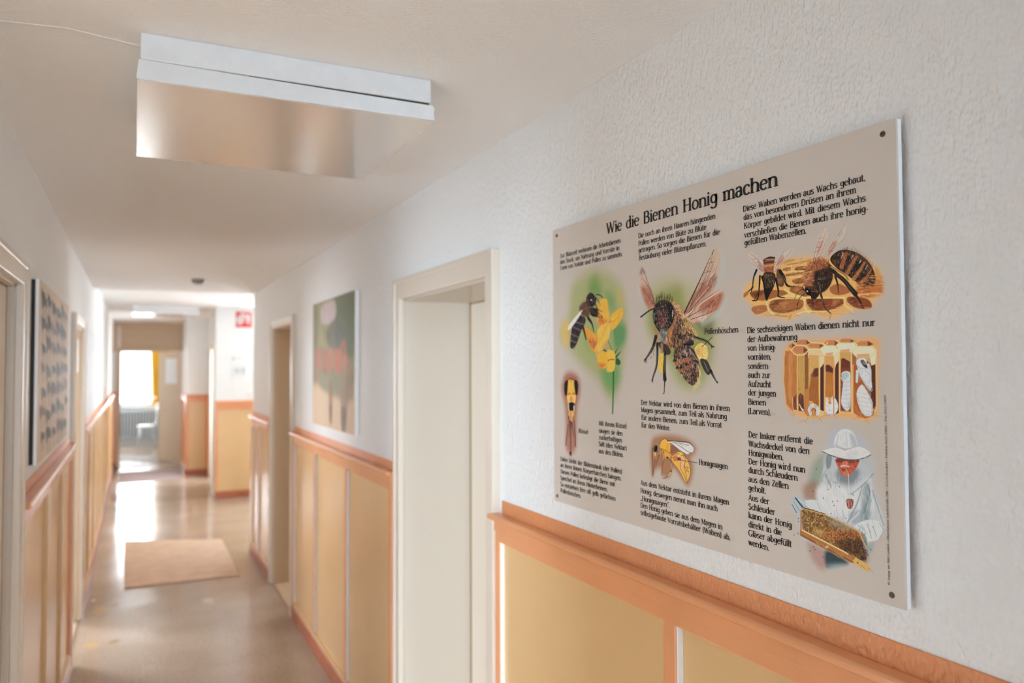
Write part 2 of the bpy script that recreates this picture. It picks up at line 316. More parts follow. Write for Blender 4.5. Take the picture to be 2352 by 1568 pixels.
dado('trim_5', 'orange and ochre dado panelling of the far left wall', (XL, 0), (0, 1), (1, 0), 6.16, 14.95, tuple(6.19 + 0.876 * i for i in range(11)), zs=0.02, inner='ochre')
dado('trim_6', 'orange and ochre dado panelling under the red sign', (XP, 10.92), (1, 0), (0, -1), 0.0, 0.60, (0.02, 0.58), zs=-0.03)
dado('trim_7', 'ochre dado panelling on the wall block right of far door', (XS, 13.5), (1, 0), (0, -1), 0.0, 0.32, (0.01, 0.31), zs=-0.02)
dado('trim_8', 'narrow orange dado strip left of the far door', (XL, 15.0), (1, 0), (0, -1), 0.0, 0.11, (0.025, 0.09), stw=0.05)
dado('trim_9', 'dado panelling on the left wall beside the camera', (XL, 0), (0, 1), (1, 0), -8.9, 0.62, (-8.88, -8.0, -7.2, -6.4, -5.6, -4.8, -4.0, -3.3, -2.7, -1.9, -1.1, -0.3, 0.6), zs=0.02)
dado('trim_10', 'short dado side face of the far right wall block', (XS, 13.5), (0, 1), (-1, 0), 0.0, 1.4, (0.02, 0.7, 1.38), zs=-0.02)

# ------------------------------------------------------------------ doors
def doorway(name, label, x, out, y0, y1, top, depth, cw, ct, leaf=True, leafmat='leaf', hdl=None, linmat='lining'):
    """casing + lining (+ leaf) of an opening in a wall along y. out: +1/-1 direction into the corridor"""
    r = empty(name, (x, (y0 + y1) / 2, 0), label, 'door', None, 'structure')
    lp = 0.022
    c = MB()
    for a, e in ((y0 - cw, y0 + 0.004), (y1 - 0.004, y1 + cw)): c.box(x - out * 0.001, a, 0, x + out * lp, e, top + 0.0, 0.004)
    c.box(x - out * 0.001, y0 - cw, top - 0.004, x + out * lp, y1 + cw, top + ct, 0.004)
    c.build('casing', 'cream', r)
    b2 = MB()                                             # raised outer moulding of the casing
    for a, e in ((y0 - cw, y0 - cw + 0.02), (y1 + cw - 0.02, y1 + cw)): b2.box(x + out * 0.015, a, 0, x + out * (lp + 0.006), e, top + ct, 0.004)
    b2.box(x + out * 0.015, y0 - cw + 0.019, top + ct - 0.02, x + out * (lp + 0.006), y1 + cw - 0.019, top + ct, 0.004)
    b2.build('moulding', 'cream', r)
    l = MB(); dx = x - out * depth
    l.box(x, y0 - 0.004, 0, dx, y0 + 0.012, top); l.box(x, y1 - 0.012, 0, dx, y1 + 0.004, top); l.box(x, y0, top - 0.012, dx, y1, top + 0.004)
    l.build('lining', linmat, r)
    MB().box(x, y0 + 0.012, 0, dx, y1 - 0.012, 0.012, 0.003).build('threshold', 'tan', r)
    if leaf:
        lx = x - out * (depth - 0.04)
        MB().box(lx, y0 + 0.018, 0.014, lx - out * 0.038, y1 - 0.028, top - 0.016, 0.003).build('leaf', leafmat, r)
        sl = MB().box(lx - out * 0.0008, y1 - 0.0295, 0.012, lx - out * 0.036, y1 - 0.011, top - 0.011).box(lx - out * 0.0008, y0 + 0.011, 0.012, lx - out * 0.036, y0 + 0.0195, top - 0.011)  # dark brown strips stand in for the shade in the gap round the leaf
        sl.box(lx - out * 0.0008, y0 + 0.011, top - 0.018, lx - out * 0.036, y1 - 0.011, top - 0.011); sl.build('shadow_gap', 'leaf_shade', r)
        hy = y0 + 0.09 if hdl == 'near' else y1 - 0.09
        s = 1 if hdl == 'near' else -1
        MB().tube([(lx, hy, 1.05), (lx + out * 0.045, hy, 1.05), (lx + out * 0.05, hy + s * 0.02, 1.05), (lx + out * 0.05, hy + s * 0.12, 1.05)], 0.009).build('handle', 'steel', r, True)
    return r
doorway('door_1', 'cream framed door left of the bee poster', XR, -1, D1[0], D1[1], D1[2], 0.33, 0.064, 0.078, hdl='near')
doorway('door_2', 'open cream framed doorway beyond the abstract painting', XR, -1, D2[0], D2[1], D2[2], 0.30, 0.075, 0.05, leaf=False, linmat='tan')
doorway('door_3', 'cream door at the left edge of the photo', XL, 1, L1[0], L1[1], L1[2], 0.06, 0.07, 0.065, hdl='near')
doorway('door_4', 'open doorway beyond the animal poster on the left', XL, 1, L2[0], L2[1], L2[2], 0.15, 0.07, 0.055, leaf=False, linmat='tan')
doorway('door_5', 'open doorway of the side room beside the camera', XL, 1, L0[0], L0[1], L0[2], 0.15, 0.07, 0.06, leaf=False)
doorway('door_6', 'narrowly seen doorway behind the pier, opened for the added light', 1.09, -1, 12.2, 12.95, 2.0, 0.16, 0.07, 0.06, leaf=False)
# far door: partition with transom, leaf swung into the end room
r = empty('door_7', (0.28, 15.0, 0), 'tan far door with a panelled transom, standing open', 'door', None, 'structure')
f = MB(); f.box(XL, 14.97, 2.43, 0.93, 15.14, ZC2, 0.004).box(-0.325, 14.97, 1.99, 0.93, 15.14, 2.06, 0.004)
f.box(-0.325, 14.97, 2.06, -0.25, 15.14, 2.43, 0.004).box(0.79, 14.97, 2.06, 0.93, 15.14, 2.43, 0.004)
f.box(-0.268, 14.97, 0, -0.208, 15.14, 1.99, 0.004).box(0.78, 14.97, 0, 0.93, 15.14, 1.99, 0.004)
f.build('door_frame', 'tan', r)
MB().box(-0.26, 15.02, 2.05, 0.80, 15.07, 2.44).build('transom_panel', 'tan', r)
ang = 0.40
def leafpt(s, d): return (0.775 - math.sin(ang) * s - math.cos(ang) * d, 15.12 + math.cos(ang) * s - math.sin(ang) * d)
lf = MB(); q = [leafpt(0, 0), leafpt(0.92, 0), leafpt(0.92, -0.04), leafpt(0, -0.04)]
lf.prism(q, 'z', 0.012, 1.985); lo = lf.build('leaf', 'tan', r)
hp = leafpt(0.86, 0); h2 = leafpt(0.86, 0.045); h3 = leafpt(0.75, 0.05)
MB().tube([(hp[0], hp[1], 1.05), (h2[0], h2[1], 1.05), (h3[0], h3[1], 1.05)], 0.009).build('handle', 'steel', r, True)
# thin ridge where two strips of ceiling lining meet
MB().tube([(XL, 1.80, ZC), (-0.25, 1.816, ZC), (-0.13, 1.796, ZC), (0.01, 1.832, ZC)], 0.0016, 6).build('trim_11', 'ceil')
tag(bpy.data.objects['trim_11'], 'thin raised seam across the ceiling beside the near lamp', 'seam', None, 'structure')
ART={
'flower':'''P 152 160 98 22.1 0.85|2103 1264 2848 1528 3236 1918 3378 2580 3332 3119 3130 3768 2887 4277 2564 4288 2151 3891 1673 3639 984 3252 399 2869 453 2522 803 2294 957 1596 1478 1359
P 205 170 90 15.9 0.80|454 2472 801 2417 794 3029 448 2920
P 190 165 90 11.8 0.70|3003 1810 3197 1915 3232 2180 3038 2121
P 95 142 72 22.1 0.85|2100 1449 2310 1700 2265 1902 1832 1842 1836 1561
P 100 145 80 15.3 0.70|2517 1855 2842 1951 2917 2267 2676 2273
P 78 140 85 14.9 0.90|2833 2551 3301 2663 3296 3010 2943 3219 2788 2905
P 95 150 85 18.5 0.85|2325 3616 3016 3550 3050 3944 2729 4150 2445 3999
P 138 165 95 16.4 0.80|1505 2716 2084 2603 2118 3202 1679 3194
K 40 112 62 3.57 2.68 0.6 1.00|2817 3638 2812 3992 2770 4636
K 150 160 90 2.09 2.09 0.6 1.00|2790 2749 2824 3172
K 120 120 60 1.82 1.82 0.6 1.00|2604 2965 2763 3193
P 35 90 60 0.9 1.00|2900 3439 2980 3374 3115 3463 3056 3539 2918 3517
K 35 85 55 3.56 0.89 0.6 1.00|2881 3384 3119 3234
K 35 85 55 2.67 0.74 0.6 1.00|2862 3295 2991 3165
P 238 168 52 0.9 1.00|2176 2125 2306 1997 2557 2006 2616 2179 2672 2520 2424 2551 2212 2609 2130 2375
P 196 98 50 6.9 0.90|2194 2402 2590 2504 2255 2611
P 205 120 45 4.4 0.70|2131 2329 2219 2128 2257 2428
P 240 168 48 0.9 1.00|2714 2455 2836 2351 3192 2253 3209 2440 2991 2647 2750 2736 2691 2588
K 200 120 40 0.75 0.75 0.6 0.70|2712 2589 2993 2471 3172 2307
K 190 90 40 2.11 2.11 2.4 0.80|2672 2542 2793 2526
P 228 152 52 1.0 1.00|1552 2612 1820 2683 2123 2835 2207 2998 2163 3089 1945 3211 1771 3032 1595 2767
P 188 92 48 8.1 0.90|1773 2915 2165 2951 1989 3188
P 90 40 25 0.7 1.00|1856 2976 1844 2990 1816 2996 1788 2989 1776 2974 1788 2959 1816 2954 1844 2961
P 240 180 66 0.9 1.00|2125 2743 2297 2613 2590 2560 2691 2633 2646 2899 2416 3141 2161 3226 1989 3177 2164 2974
K 205 130 50 0.94 0.94 0.6 0.80|2206 3067 2421 2755 2589 2605
P 205 120 50 4.3 0.70|2332 3116 2584 2942 2499 3097
P 238 168 50 0.9 1.00|2160 3272 2373 3208 2579 3302 2638 3437 2533 3593 2283 3604 2136 3432
P 190 98 50 6.9 0.90|2178 3501 2493 3514 2325 3616
P 242 178 58 0.9 1.00|2498 3210 2743 3193 2902 3307 2857 3638 2695 3694 2532 3661 2617 3459
K 185 70 40 1.36 1.36 0.6 1.00|2597 3436 2720 3404 2860 3417
K 90 40 50 2.46 2.46 1.8 0.80|2415 3186 2539 3211
P 42 36 40 1.0 1.00|1042 2454 1280 2299 1600 2390 1599 2508 1414 2689 1177 3015 986 3119 866 3055 918 2740
K 118 102 106 2.04 1.53 2.0 0.85|1040 2587 1391 2688
K 118 102 106 2.05 1.54 2.0 0.85|952 2754 1296 2856
K 118 102 106 2.05 1.54 2.1 0.85|902 2910 1154 2978
K 118 102 106 2.03 1.52 2.0 0.85|1113 2458 1507 2539
P 98 68 56 4.0 1.00|1329 2111 1560 1985 1785 2049 1825 2309 1646 2381 1419 2284
H 2 140 100 80 60 40 36 60 6.66 200 25 0.50 0.80|1329 2111 1560 1985 1785 2049 1825 2309 1646 2381 1419 2284
P 50 38 36 1.0 1.00|1698 1854 1855 1797 2007 1857 2114 2005 2003 2135 1784 2119 1651 1992
P 20 16 18 1.9 1.00|1808 1934 1963 1923 2004 2066 1894 2104
P 190 190 200 0.7 1.00|1923 1978 1911 1992 1883 1996 1855 1987 1843 1972 1855 1958 1883 1954 1911 1962
P 228 225 222 2.0 0.85|1466 2180 1279 2371 847 2639 775 2563 1091 2360
P 62 44 42 1.0 1.00|1828 2146 2175 2216 2216 2357 2000 2390 1847 2311
K 34 29 31 4.85 1.29 0.6 1.00|1735 2398 1910 2548 1995 2760
K 34 29 31 4.60 2.63 0.7 1.00|1506 2622 1638 2910
K 30 26 28 2.88 1.28 0.6 1.00|1869 2312 2342 2433
K 30 26 28 2.54 1.27 0.6 1.00|2002 2205 2384 2413
K 30 26 28 1.90 0.95 0.6 1.00|2069 2094 2175 2216 2365 2286
K 24 22 24 1.26 1.26 0.6 1.00|2094 1864 2265 1890 2391 1958
K 24 22 24 1.26 1.26 0.6 1.00|2093 1934 2220 2036 2283 2132
H 3 80 70 74 24 20 22 120 110 112 90 5.48 300 25 0.51 0.70|894 2739 1280 2323 1600 2390 1414 2689 1177 3015 986 3107
H 3 100 80 72 26 20 20 150 130 120 60 4.55 60 25 0.49 0.70|1698 1854 1855 1797 2092 2003 2003 2135 1695 2066
H 2 250 195 90 215 140 40 40 18.81 275 8 0.78 0.50|2177 2056 2557 2006 2652 2519 2213 2586
H 2 250 205 105 215 145 45 40 18.79 245 10 0.78 0.50|2168 2745 2670 2632 2626 2899 2161 3203
H 2 250 195 85 210 130 35 36 15.00 225 10 0.75 0.50|2754 2457 3192 2264 3189 2439 2791 2704
H 2 245 185 85 195 110 45 36 16.32 295 10 0.82 0.50|1597 2649 2123 2858 2163 3066 1945 3199''',
'mouth':'''P 162 108 90 12.4 0.95|797 3692 1169 3763 1362 3976 1345 4247 1230 4523 1168 4899 1132 5533 944 5738 857 5812 771 5755 612 5580 620 4932 565 4566 449 4274 422 4021 575 3782
P 165 88 80 8.4 0.70|559 3841 883 3765 1197 3835 1083 3894 677 3899
P 236 170 60 0.8 1.00|736 3913 882 3874 1054 3916 1079 4154 1162 4281 1103 4471 932 4507 699 4487 672 4311 733 4163
P 230 178 112 2.9 1.00|701 4325 877 4276 1134 4311 1089 4471 728 4486
P 214 138 40 1.6 1.00|906 4282 1005 4417 802 4424
K 186 106 40 2.49 2.49 1.7 0.90|731 4251 854 4250
K 186 106 40 2.45 2.45 1.6 0.90|970 4241 1121 4232
P 190 110 40 2.1 1.00|867 3889 940 3888 910 3969
P 22 24 28 0.7 1.00|602 3944 751 3905 734 4089 672 4326 569 4241 557 4049
P 22 24 28 0.7 1.00|1054 3916 1195 3914 1250 4035 1219 4222 1134 4282 1066 4082
K 60 35 20 1.25 1.25 0.6 1.00|736 3913 882 3867 1082 3908
K 70 40 30 1.04 1.04 0.6 1.00|642 4312 728 4486 786 4542
K 70 40 30 1.01 1.01 0.6 1.00|1162 4281 1118 4456 1060 4530
P 20 20 24 0.7 1.00|787 4483 1047 4473 1001 4677 828 4686
K 235 195 152 2.07 2.07 0.6 1.00|763 4514 776 4667
K 235 195 152 1.83 1.83 0.6 1.00|1037 4546 1030 4669
P 226 162 92 0.7 1.00|784 4703 1015 4691 998 4924 810 4950
K 60 35 30 1.23 1.23 0.6 1.00|871 4698 886 4930
K 50 35 35 2.48 2.48 0.6 1.00|783 4820 802 4943
K 60 40 35 1.83 1.83 0.6 1.00|999 4808 984 4910
K 72 52 52 2.66 1.02 0.6 1.00|926 4957 1021 5312
K 92 60 50 2.06 0.82 0.6 1.00|825 4963 776 5331
K 90 55 42 1.65 2.48 0.6 1.00|751 5012 674 5296 627 5549
K 92 55 42 1.82 2.43 0.6 1.00|1041 4907 1072 5121 1095 5536
K 104 54 44 3.49 2.46 0.6 1.00|868 4946 858 5761
K 150 100 85 0.62 0.62 0.6 0.60|844 5064 846 5762
P 70 36 30 0.7 1.00|786 5710 916 5697 857 5805''',
'bee':'''P 165 165 110 27.3 0.75|4351 1873 4899 1761 5626 1995 6287 2625 6307 3079 6214 3529 5919 3951 5559 4056 5059 3867 4803 3481 4295 3097 4089 2556
P 128 136 66 21.6 0.85|4487 2096 5221 1956 5403 2373 5762 2808 6139 3016 6131 3434 5832 3894 5314 3903 4936 3482 4299 2886 4199 2456
P 92 95 62 14.5 0.70|5734 2709 6230 2698 6196 2961 5937 2951
P 196 165 150 2.8 0.85|3962 1436 4106 1571 4278 1973 4431 2281 4236 2352 4059 2211 3899 1873 3922 1637 3811 1560
P 166 92 62 8.4 0.90|3955 1857 4243 1927 4421 2280 4201 2318 4024 2144
P 110 90 85 5.1 0.70|3962 1446 4087 1569 3886 1568
K 170 120 100 1.13 1.13 0.6 0.70|3882 1828 4041 2167 4219 2351
K 92 52 48 0.56 1.13 0.6 0.90|3969 1443 4227 1861 4431 2285
K 92 52 48 0.56 1.13 0.6 0.90|3955 1857 4170 2070 4397 2279
K 92 52 48 0.56 1.11 0.6 0.90|4100 1892 4241 2076 4407 2269
K 92 52 48 0.56 1.12 0.6 0.90|4013 1690 4191 1879 4380 2214
K 168 192 194 1.82 1.82 13.6 0.55|6464 1400 6540 1728 6368 2066
K 170 194 194 1.78 1.78 13.4 0.55|6623 2350 6344 2610 5941 2759
K 175 194 192 1.71 1.71 13.1 0.50|3807 1843 3986 2184 4129 2366
P 192 168 145 2.3 0.90|6311 1351 6421 1451 6445 1661 6298 2059 6067 2229 5462 2575 5354 2509 5591 2268 5838 1918 6079 1559
P 150 84 62 8.1 0.85|5896 1982 6315 1891 6241 2092 5770 2380 5462 2555 5433 2474
K 58 34 34 0.81 2.08 0.6 1.00|6283 1375 5958 1795 5715 2102 5385 2511
K 112 66 56 0.46 0.81 0.6 0.90|6259 1429 6075 1789 5804 2168 5432 2514
K 112 66 56 0.47 0.82 0.6 0.90|6180 1533 6220 1709 5954 2026 5464 2496
K 112 66 56 0.46 0.80 0.6 0.90|6371 1878 6069 2133 5494 2528
K 112 66 56 0.47 0.82 0.6 0.90|6078 1616 6264 1601
K 112 66 56 0.47 0.83 0.6 0.90|5988 1779 6190 1763
K 112 66 56 0.48 0.84 0.6 0.90|5867 1979 6072 1961 6330 1836
K 112 66 56 0.46 0.81 0.6 0.90|6271 2019 5891 2253 5525 2520
K 112 66 56 0.48 0.85 0.6 0.90|5745 2124 5589 2347
K 222 196 172 0.70 0.70 0.6 0.80|6224 1462 6048 1709
K 222 196 172 0.69 0.69 0.6 0.80|6304 1757 6071 1999
K 222 196 172 0.70 0.70 0.6 0.80|6128 2062 5741 2319
P 198 160 138 2.0 0.95|5462 2595 5949 2296 6353 2140 6531 2193 6473 2338 6345 2516 5942 2682 5644 2720
P 162 82 52 8.6 0.90|5889 2369 6490 2208 6374 2480 5974 2549
P 205 190 180 4.8 0.80|5706 2590 6060 2612 5883 2717
K 222 198 178 1.24 0.74 0.6 0.90|5431 2573 5949 2335 6477 2161
K 102 54 44 0.99 0.49 0.6 0.90|5492 2607 6063 2420 6462 2234
K 102 54 44 0.98 0.49 0.6 0.90|5584 2652 6118 2558 6360 2479
K 102 54 44 0.99 0.49 0.6 0.90|5524 2579 5830 2365 6239 2205
K 102 54 44 0.94 0.47 0.6 0.90|6004 2474 6265 2340
K 102 54 44 0.94 0.47 0.6 0.90|6061 2554 6120 2463 6376 2349
P 122 76 52 3.1 1.00|4990 2261 5214 2359 5337 2588 5582 2740 5730 2943 5515 3053 5071 3200 4810 3112 4881 2806 5083 2512
P 44 32 35 4.6 1.00|5079 2714 5272 2684 5282 3025 4974 3157
K 186 128 88 3.88 5.70 4.1 0.95|4957 2258 5214 2399 5353 2589
K 186 116 66 3.83 5.88 3.6 0.95|5098 2594 4980 2811 4810 3091
H 3 215 165 120 120 70 45 235 205 160 70 8.78 330 25 0.39 0.80|4990 2261 5214 2359 5368 2609 5211 2560
H 4 222 178 92 120 75 40 240 210 140 70 45 30 110 15.02 300 25 0.50 0.80|5337 2608 5582 2740 5745 2943 5547 3014 5271 2764
H 3 220 150 95 110 60 40 60 40 36 70 10.38 285 25 0.52 0.80|4917 2624 5146 2596 4975 3116 4777 3090
H 3 30 24 28 110 80 75 150 105 80 90 10.29 290 25 0.51 0.80|5014 2711 5335 2687 5454 3031 4974 3177
P 32 26 28 1.1 1.00|4449 2261 4657 2194 4924 2256 5052 2408 5048 2631 4814 2845 4611 2877 4441 2744 4339 2549 4360 2382
P 86 44 40 5.9 1.00|4550 2436 4788 2431 4799 2741 4544 2770
P 72 92 84 2.1 1.00|4578 2793 4815 2803 4713 2871 4611 2867
P 14 14 17 0.8 1.00|4349 2402 4447 2367 4480 2516 4442 2681 4356 2614
K 160 160 165 0.81 0.81 0.6 1.00|4376 2446 4387 2615
P 18 20 26 0.8 1.00|4923 2317 5084 2431 5065 2592 4915 2767 4859 2580
K 196 196 206 1.54 1.03 0.6 1.00|5019 2447 5004 2558
K 150 110 80 1.02 1.02 0.6 0.70|5078 2410 5048 2672
H 3 40 34 24 30 26 22 90 80 50 90 11.89 85 25 0.41 0.80|4451 2177 4692 2134 4990 2220 4923 2317 4483 2306
H 4 150 130 120 110 60 55 20 16 18 170 160 160 70 2.69 90 25 0.40 0.80|4517 2350 4856 2354 4816 2742 4545 2749
K 30 28 26 1.35 2.03 0.6 1.00|4413 2343 4200 2392 3908 2503
K 172 112 82 3.52 4.61 2.2 0.90|4388 2784 4524 2957 4641 3107
P 95 95 95 2.7 1.00|4577 2866 4763 2873 4760 3090 4591 3074
H 2 190 185 180 60 60 60 50 9.10 275 25 0.40 0.80|4543 2833 4781 2843 4776 3111 4539 3104
K 35 30 28 5.13 1.35 0.6 1.00|4438 2954 4347 3141 4239 3265 4076 3412 4038 3486
K 35 30 28 1.11 1.11 0.6 1.00|4112 3369 4002 3443
K 35 30 28 0.97 0.97 0.6 1.00|4076 3412 4092 3497
K 38 32 30 4.30 1.21 0.6 1.00|4487 3102 4463 3520 4326 3793 4310 3909
K 38 32 30 1.09 1.09 0.6 1.00|4336 3793 4264 3878
P 62 48 44 1.6 1.00|4540 3062 4809 3132 4939 3278 4806 3337 4572 3188
K 170 115 75 3.98 3.98 2.1 0.90|4641 3128 4638 3293
P 226 178 62 1.3 1.00|4570 3313 4705 3336 4752 3522 4665 3697 4530 3646 4519 3479
H 2 245 210 110 190 135 40 40 4.80 270 25 0.53 0.80|4570 3313 4705 3336 4752 3522 4665 3697 4530 3646
K 38 34 36 3.94 6.04 0.6 1.00|4746 3295 4719 3687 4730 3831
K 120 115 115 0.66 0.66 0.6 0.70|4752 3357 4747 3645
K 36 32 32 2.36 0.92 0.6 1.00|4730 3831 4698 4130
K 36 32 32 0.79 0.79 0.6 1.00|4719 4078 4664 4141
K 40 35 36 4.28 1.01 0.6 1.00|5266 3044 5361 2988 5517 2944 5759 3022 6022 3088 6192 3189 6254 3209
K 40 35 36 0.93 0.93 0.6 1.00|6164 3159 6191 3236
K 130 130 135 0.62 0.62 0.6 0.70|5424 2970 5758 3037
P 222 184 98 1.5 1.00|5695 3215 5875 3122 6049 3204 6060 3395 5928 3470 5752 3372
P 190 120 52 5.3 0.80|5724 3254 5888 3239 5812 3382
H 3 240 212 140 200 150 60 232 195 110 120 6.29 300 60 0.48 0.80|5695 3215 5875 3122 6049 3204 6060 3395 5928 3470 5752 3372
P 62 52 50 1.2 1.00|5855 3431 6044 3462 6161 3643 6074 3742 5925 3605
K 130 120 118 1.18 1.18 0.6 0.60|5957 3490 6069 3662
K 35 30 28 3.48 1.16 0.6 1.00|6155 3662 6238 3775 6334 3886
K 35 30 28 0.80 0.80 0.6 1.00|6293 3849 6353 3867
P 70 46 40 1.3 1.00|5070 3240 5327 3146 5634 3233 5810 3489 5841 3701 5713 3896 5561 3938 5316 3784 5129 3584 5035 3422
K 168 96 62 4.59 4.59 1.5 0.95|5098 3524 5321 3465 5539 3428
K 152 88 62 3.53 3.53 1.5 0.95|5223 3664 5444 3605 5613 3565
K 132 82 62 2.24 2.24 1.5 0.90|5363 3759 5595 3703
K 150 95 65 3.14 3.14 1.9 0.80|5719 3527 5747 3682
K 28 22 24 3.08 3.08 0.6 1.00|5034 3463 5323 3385 5510 3348
K 24 19 19 2.04 2.04 0.6 1.00|5112 3604 5445 3549 5614 3497
K 24 19 19 1.63 1.63 0.6 1.00|5270 3724 5504 3668 5642 3624
K 24 19 19 1.37 1.37 0.6 1.00|5378 3813 5655 3741
K 30 24 24 1.70 1.70 1.2 0.90|5634 3252 5721 3449 5686 3702
K 165 155 155 2.49 2.49 2.0 0.85|5372 3257 5448 3347
K 175 168 168 2.21 2.21 2.0 0.85|5543 3241 5572 3330
K 150 140 140 1.59 1.59 1.5 0.80|5603 3291 5736 3430
K 130 120 118 1.77 1.77 2.0 0.70|5166 3303 5260 3385
P 60 50 55 2.5 1.00|5330 3007 5637 3057 5636 3155 5326 3186
K 20 18 22 2.00 2.00 0.6 1.00|5327 3146 5636 3135
P 140 95 75 0.7 0.80|5453 3070 5435 3098 5390 3108 5346 3095 5329 3066 5347 3039 5392 3029 5436 3042
P 40 36 50 0.7 1.00|5624 3115 5610 3137 5575 3145 5541 3135 5527 3112 5541 3090 5576 3082 5610 3092
H 2 228 206 150 200 170 100 120 9.63 280 25 0.30 0.80|5750 3488 5866 3624 5787 3915 5560 3997 5713 3877 5821 3701
H 2 215 195 150 160 140 80 90 7.18 235 25 0.32 0.80|5036 3361 5097 3584 5315 3823 5560 3977 5253 3784 5032 3584
H 3 190 170 160 30 24 24 200 140 100 110 3.06 270 25 0.38 0.80|5103 3241 5604 3232 5746 3721 5562 3899 5193 3584
K 20 20 20 0.71 0.71 0.6 1.00|5903 3200 6210 3019
H 5 214 160 110 60 40 34 150 100 66 235 205 160 30 24 24 260 6.71 285 30 0.39 0.75|4989 2302 5337 2608 5730 2923 5453 3090 4974 3177 4844 3031 5082 2593
H 5 205 180 160 26 20 20 150 100 70 110 80 66 232 215 190 300 4.60 285 40 0.33 0.75|5070 3240 5327 3146 5634 3233 5824 3489 5835 3701 5713 3896 5561 3938 5316 3784 5129 3584
H 4 120 105 100 14 12 14 90 60 50 200 190 185 170 3.24 285 60 0.35 0.70|4449 2282 4923 2276 5050 2510 4815 2824 4577 2855 4357 2550
H 3 225 200 178 120 70 58 170 110 88 150 14.71 245 14 0.27 0.60|5591 2268 5838 1938 6282 1394 6392 1503 6270 2057 5587 2504
H 3 228 200 182 110 60 48 180 110 80 120 10.78 220 18 0.27 0.60|5585 2583 6462 2187 6432 2335 6059 2650 5644 2704
H 3 225 195 175 110 65 55 170 110 90 80 11.27 290 14 0.31 0.60|3961 1490 4105 1592 4414 2259 4202 2286 3918 1854
K 128 116 108 0.68 0.68 0.8 0.65|4347 3141 4239 3265 4094 3390
K 128 116 108 0.67 0.67 0.8 0.65|4468 3207 4456 3520 4337 3772
K 128 116 108 0.66 0.66 0.8 0.65|4732 3357 4726 3687
K 128 116 108 0.60 0.60 0.7 0.65|5758 3031 6022 3098 6178 3179
K 128 116 108 0.59 0.59 0.7 0.65|5985 3509 6098 3681
K 128 116 108 0.58 0.58 0.7 0.65|6183 3700 6306 3858
H 3 30 24 24 66 46 36 44 34 30 150 5.65 285 30 0.39 0.85|5053 2388 5337 2608 5580 2858 5327 3126 4974 3177 5047 2713
H 2 24 19 19 48 34 30 110 3.56 285 40 0.38 0.80|5136 3161 5575 3173 5721 3430 5562 3899 5255 3644
H 2 70 60 54 24 20 20 40 4.38 240 60 0.33 0.80|4257 3265 4472 2976 4397 3310 4111 3476''',
